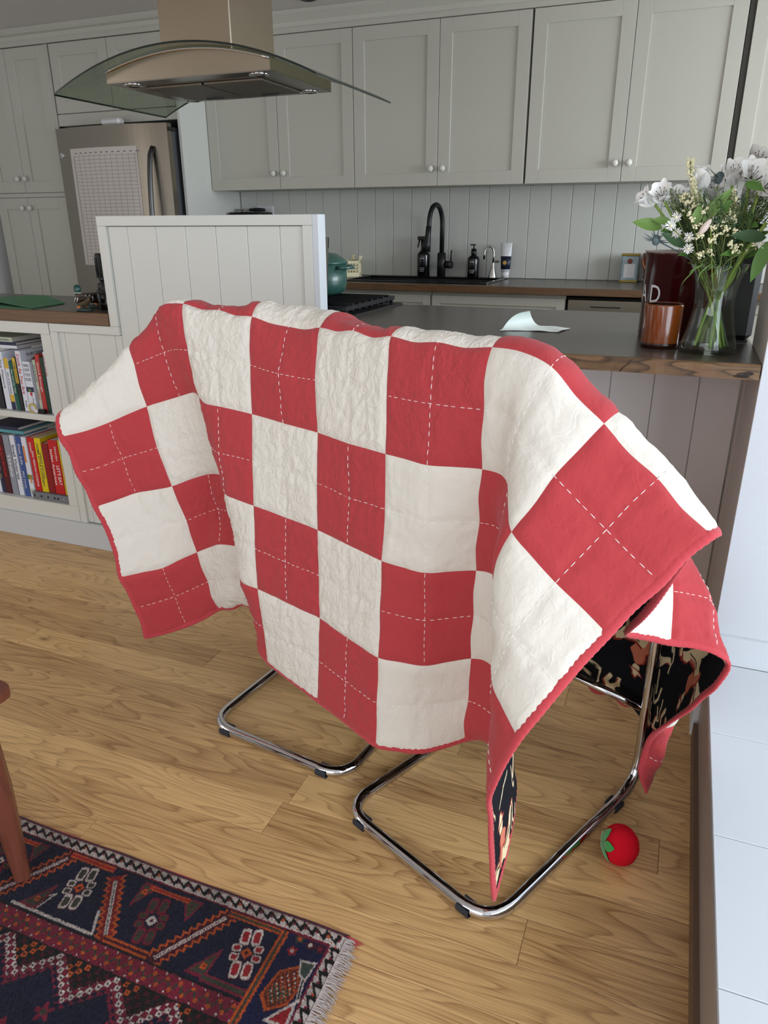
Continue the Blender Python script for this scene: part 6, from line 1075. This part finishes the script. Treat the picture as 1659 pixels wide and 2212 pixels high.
text('cover_lettering', 'RUBY TANDOH', (-2.11555, .118, .857), (0, 1, 0), (0, 0, 1), .128, .0125, 'ink_dark', t, bold=.015)
obj('cover_motif', B().ball((-2.1157, .118, .822), .034, 20, 10, (.02, 1.2, .8)), 'bk_dkgreen', t); obj('cover_motif', B().ball((-2.1157, .088, .828), .016, 16, 8, (.05, 1.2, .5)), 'ink_red', t)
t = book('book', 'white book with doodled spine and red ladybird drawing', -2.113, -2.070, zs, .832, 'bk_white', [], extra=((.40, .50, 'bk_navy'),), grp=GU, depth=.09)
yy = .0172
for k, (xx, z_, s_) in enumerate(((-2.099, .816, 'THINGS'), (-2.098, .797, 'I LOVE'), (-2.096, .775, 'TO DO'), (-2.095, .755, 'HOUSE'))): text('spine_lettering', s_, (-2.0915, yy-.001, z_), (1, 0, 0), (0, 0, 1), .033, .013, 'ink_dark', t, ext=.0003)
obj('ladybird', B().ball((-2.089, .0178, .690), .0075, 12, 8, (1, .1, 1.1)), 'ink_red', t); obj('leaf_mark', B().ball((-2.094, .0178, .707), .009, 12, 8, (1, .08, .7)), 'ink_green', t)
obj('sprig_mark', B().tube([(-2.088, .0176, .683), (-2.084, .0176, .66), (-2.088, .0176, .635)], .0007, 5).tube([(-2.084, .0176, .66), (-2.076, .0176, .672)], .0006, 5).tube([(-2.086, .0176, .65), (-2.098, .0176, .656)], .0006, 5), 'ink_dark', t, kind='stuff')
book('book', 'slim grey-blue book right of the doodled one', -2.069, -2.055, zs, .833, 'bk_grey', grp=GU, depth=.09)
book('book', 'pale green book with grey title left of the red one', -2.053, -2.036, zs, .842, 'bk_pale', [('SEA & SHORE', .75, .32, .5, 'ink_grey'), ('TABLE', .35, .2, .45, 'ink_red')], grp=GU, depth=.09)
book('book', 'red book titled Good Enough, upper shelf', -2.035, -2.010, zs, .867, 'bk_red', [('Good Enough', .62, .5, .5, 'ink_white')], grp=GU, depth=.09)
book('book', 'dark green leather-look book, last but one on the right of upper shelf', -2.009, -1.987, zs, .856, 'bk_dkgreen', grp=GU, depth=.09)
book('book', 'thin pale book against the right side of upper shelf', -1.986, -1.974, zs, .880, 'bk_white', [('TASTE THE SEA', .78, .35, .6, 'ink_red')], grp=GU, depth=.09)
# books lying flat on top
for k, (xa, xb, za, zb_, m_, lb) in enumerate(((-2.45, -2.155, .8800, .8930, 'bk_white', 'white book lying flat, lowest of three on the upper row'), (-2.47, -2.16, .8934, .9070, 'bk_navy', 'navy-edged pale book lying flat, middle of three'), (-2.50, -2.175, .9074, .9280, 'bk_pale', 'pale green book lying flat, topmost of three'))):
    t = thing('book', lb, 'book', ((xa+xb)/2, .14, za), 'books lying flat on the upper row'); obj('cover', B().bbox(xa, xb, .045, .0475, za, zb_, .0006).box(xa, xb, .047, .235, za, za+.0015).box(xa, xb, .047, .235, zb_-.0015, zb_), m_, t); obj('pages', B().box(xa+.003, xb-.003, .0475, .232, za+.0016, zb_-.0016), 'paper_white', t)
    if k == 2: text('spine_lettering', 'The Seven Moons', (-2.24, .0445, (za+zb_)/2), (1, 0, 0), (0, 0, 1), .09, .009, 'ink_dark', t)
zs = .1905
book('book', 'white book at the left picture edge, lower shelf', -2.424, -2.386, zs, .44, 'bk_white', grp=GL_)
book('book', 'navy book with gold ornament beside the maroon one', -2.384, -2.362, zs, .478, 'bk_navy', [('o O o', .45, .4, .5, 'ink_gold')], grp=GL_)
book('book', 'maroon book with red title ending in AN BOOK', -2.361, -2.322, zs, .479, 'bk_maroon', [('IRAN BOOK', .54, .52, .4, 'ink_red')], grp=GL_)
book('book', 'tall grey book with pale capitals, lower shelf', -2.319, -2.281, zs, .481, 'bk_grey', [('TENNI', .50, .38, .42, 'ink_white')], grp=GL_)
book('book', 'white book titled Small Victories', -2.277, -2.247, zs, .483, 'bk_white', [('Small Victories', .56, .58, .6, 'ink_dark')], grp=GL_)
book('book', 'blue book with a dotted white stripe on its spine', -2.243, -2.208, zs, .484, 'bk_blue', [('. . . . . . . . . . . . . . . . . . . . . . .', .5, .96, .12, 'ink_white', -.38), ('Dear Julia', .70, .34, .45, 'ink_white'), ('Alice Turner', .28, .3, .3, 'ink_white')], grp=GL_)
t = book('book', 'pale floral book with green and terracotta patches', -2.206, -2.176, zs, .483, 'bk_white', grp=GL_, extra=((.05, .14, 'bk_pale'), (.30, .38, 'ink_green')))
obj('flower_print', B().box(-2.2025, -2.192, .0172, .0182, .36, .44).box(-2.19, -2.182, .0172, .0182, .26, .30), 'duck_orange', t, kind='stuff')
zs = .2262
book('book', 'red book with pale capitals standing on the grey device', -2.169, -2.129, zs, .485, 'bk_bright', [('SONIA', .82, .18, .28, 'ink_white', -.1), ('REAL MEXICAN COOKING', .42, .66, .30, 'ink_white', .08)], grp=GL_)
book('book', 'bright yellow book titled Home Style Cookery', -2.127, -2.089, zs, .486, 'bk_lemon', [('HOME STYLE COOKERY', .50, .80, .32, 'ink_dark', -.08), ('SIMPLE RECIPES', .5, .5, .2, 'ink_grey', .25)], grp=GL_)
book('book', 'dark red book, shortest on the grey device', -2.087, -2.049, zs, .466, 'bk_brick', [('ITALIAN FOOD', .55, .6, .3, 'bk_bright')], grp=GL_)
book('book', 'wide red book titled Italian American Lets Eat', -2.047, -1.991, zs, .485, 'bk_bright', [('Italian American', .50, .66, .26, 'ink_white', -.24), ("LET'S EAT", .36, .36, .34, 'ink_white', .22), ('DAN & HALA', .76, .26, .18, 'ink_white', .22)], grp=GL_)
book('book', 'mustard yellow book titled Indian at the right end', -1.989, -1.962, zs, .487, 'bk_mustard', [('INDIAN', .42, .28, .5, 'ink_red'), ('MADHUR', .80, .2, .3, 'ink_dark')], grp=GL_)
t = thing('network_switch', 'flat grey device with a row of ports under the lower books', 'device', (-2.08, .1, .19)); obj('case', B().bbox(-2.183, -1.958, .004, .16, .1912, .2250, .004), 'device_grey', t)
for k, xx in enumerate((-2.165, -2.125, -2.085, -2.045, -2.025)): obj('port', B().bbox(xx-.005, xx+.005, .0025, .006, .204, .213, .0008), 'black_matte', t)
for xx in (-2.155, -1.992): obj('screw', B().lathe([(.004, 0), (.0001, .0015)], (xx, .0035, .2085), 10, Matrix.Rotation(math.radians(90), 4, 'X')), 'magnet_chrome', t)
for k, (xa, xb, m_, lb) in enumerate(((-2.40, -2.20, 'bk_teal', 'teal book lying flat above the lower row'), (-2.43, -2.23, 'bk_navy', 'navy book lying flat on the teal one'))):
    za = .4885+k*.016; t = thing('book', lb, 'book', ((xa+xb)/2, .15, za), 'books lying flat on the lower row'); obj('cover', B().bbox(xa, xb, .035, .0375, za, za+.015, .0006).box(xa, xb, .037, .24, za, za+.0015).box(xa, xb, .037, .24, za+.0135, za+.015), m_, t); obj('pages', B().box(xa+.003, xb-.003, .0375, .237, za+.0016, za+.0134), 'paper_white', t)
t = thing('stapler', 'small black and white gadget lying in front of upper books', 'tool', (-2.03, .006, .6085)); obj('white_end', B().ball((-2.062, .006, .6185), .0115, 14, 8, (1.3, 1, .8)), 'white_plastic', t); obj('black_body', B().bbox(-2.052, -2.008, -.002, .0155, .6085, .629, .005), 'black_gloss', t); obj('hoop', B().tube([(-2.086+.020*math.cos(a), .008, .6285+.019*math.sin(a)) for a in np.linspace(0, 2*math.pi, 20)], .003, 6), 'bk_mustard', t)
# green folder, ducks, grinder on the brown counter
ZC2 = 1.0579
b = B(); P = [(-2.60, .62), (-2.03, .245), (-1.99, -.005), (-2.58, .34)]
P = [(-2.50, .47), (-2.035, .235), (-1.985, -.004), (-2.30, .004), (-2.62, .16)]
t = thing('paper_folder', 'green card folder lying open on the brown counter', 'folder', (-2.2, .2, ZC2)); b.prism(P, .0016, Matrix.Translation((0, 0, ZC2+.0002))); obj('lower_leaf', b, 'folder_green', t)
b = B(); n = 8; q0 = [(-2.50, .475), (-2.62, .18)]; q1 = [(-2.028, .240), (-1.992, .012)]; vs = []
for i in range(n+1):
    u = i/n
    for e in (0, 1): x = q0[e][0]*(1-u)+q1[e][0]*u; y = q0[e][1]*(1-u)+q1[e][1]*u; vs.append((x, y, ZC2+.003+.016*math.sin(math.pi*u)**1.5*(1-.3*e)))
    for e in (0, 1): x, y, z = vs[-2]; vs.append((x, y, z+.0009))
b.add(vs, [(4*i+a_, 4*i+b_, 4*i+4+b_, 4*i+4+a_) for i in range(n) for a_, b_ in ((0, 1), (2, 3), (0, 2), (1, 3))]); obj('upper_leaf', b, 'folder_green', t)
def duck(x, y, ang, lab, head, body, full=True):
    t = thing('duck_figurine', lab, 'figurine', (x, y, ZC2), 'glazed duck figurines'); F = Matrix.Translation((x, y, ZC2)) @ Matrix.Rotation(ang, 4, 'Z')
    def blob(ctrs, n=14):
        b = B(); pts = [F @ Vector(p[:3]) for p in ctrs]; b.tube(pts, [p[3] for p in ctrs], n); return b
    obj('base', B().lathe([(.0001, .0002), (.036, .0002), (.038, .006), (.030, .011), (.0001, .012)], (0, 0, 0), 24, F @ Matrix.Diagonal((1.15, .75, 1, 1))), 'duck_base', t)
    obj('body', blob([(-.048, 0, .052, .004), (-.038, 0, .048, .012), (-.018, 0, .040, .021), (.005, 0, .037, .025), (.026, 0, .046, .022), (.037, 0, .060, .014)]), body, t)
    obj('head', blob([(.034, 0, .062, .012), (.034, 0, .076, .0125), (.035, 0, .088, .0145), (.037, 0, .096, .012), (.037, 0, .101, .005)]), head, t)
    obj('bill', blob([(.044, 0, .088, .006), (.056, 0, .084, .0045), (.064, 0, .083, .003)], 8), 'duck_orange', t)
    for s in (-1, 1):
        w = obj('wing', blob([(.020, s*.019, .050, .006), (.0, s*.024, .044, .012), (-.026, s*.018, .048, .010), (-.056, s*.008, .056, .002)]), 'duck_dark', t)
        for k in range(2): obj('wing_bar', B().tube([F @ Vector((.002-.016*k, s*.0345-s*.001*k, .038)), F @ Vector((-.006-.016*k, s*.033-s*.001*k, .054))], .0022, 6), 'duck_white', w)
        obj('foot', blob([(.004, s*.012, .022, .004), (.010, s*.014, .014, .004), (.020, s*.018, .0125, .006)], 8), 'duck_orange', t)
    obj('neck_ring', B().tube([F @ Vector((.034+.0125*math.cos(a), .0125*math.sin(a), .069)) for a in np.linspace(0, 2*math.pi, 16)], .0018, 6), 'duck_white', t)
duck(-1.745, .045, math.radians(160), 'glazed mallard figurine with a green head on the brown counter', 'duck_green', 'duck_brown')
duck(-1.80, .17, math.radians(20), 'dark brown duck figurine behind the green-headed one', 'duck_dark', 'duck_dark')
t = thing('coffee_press', 'black stacked coffee press standing against the guard panel', 'coffee maker', (-1.69, .15, ZC2)); cc_ = (-1.690, .150, ZC2)
obj('base', B().lathe([(.0001, 0), (.052, 0), (.054, .004), (.054, .062), (.050, .066), (.0001, .066)], cc_, 32), 'black_gloss', t); obj('collar', B().lathe([(.058, .066), (.058, .074), (.0001, .074)], cc_, 32), 'black_matte', t)
obj('chamber', B().lathe([(.038, .074), (.038, .118), (.0001, .118)], cc_, 32), 'black_matte', t); obj('plunger', B().lathe([(.043, .118), (.046, .215), (.043, .220), (.0001, .220)], cc_, 32), 'black_gloss', t)
b = B()
for k in range(20): a = 2*math.pi*k/20; b.box(-.0014, .0014, -.0008, .0008, .125, .205, Matrix.Translation(cc_) @ Matrix.Rotation(a, 4, 'Z') @ Matrix.Translation((.0455, 0, 0)))
obj('grip_ribs', b, 'black_matte', t, kind='stuff')
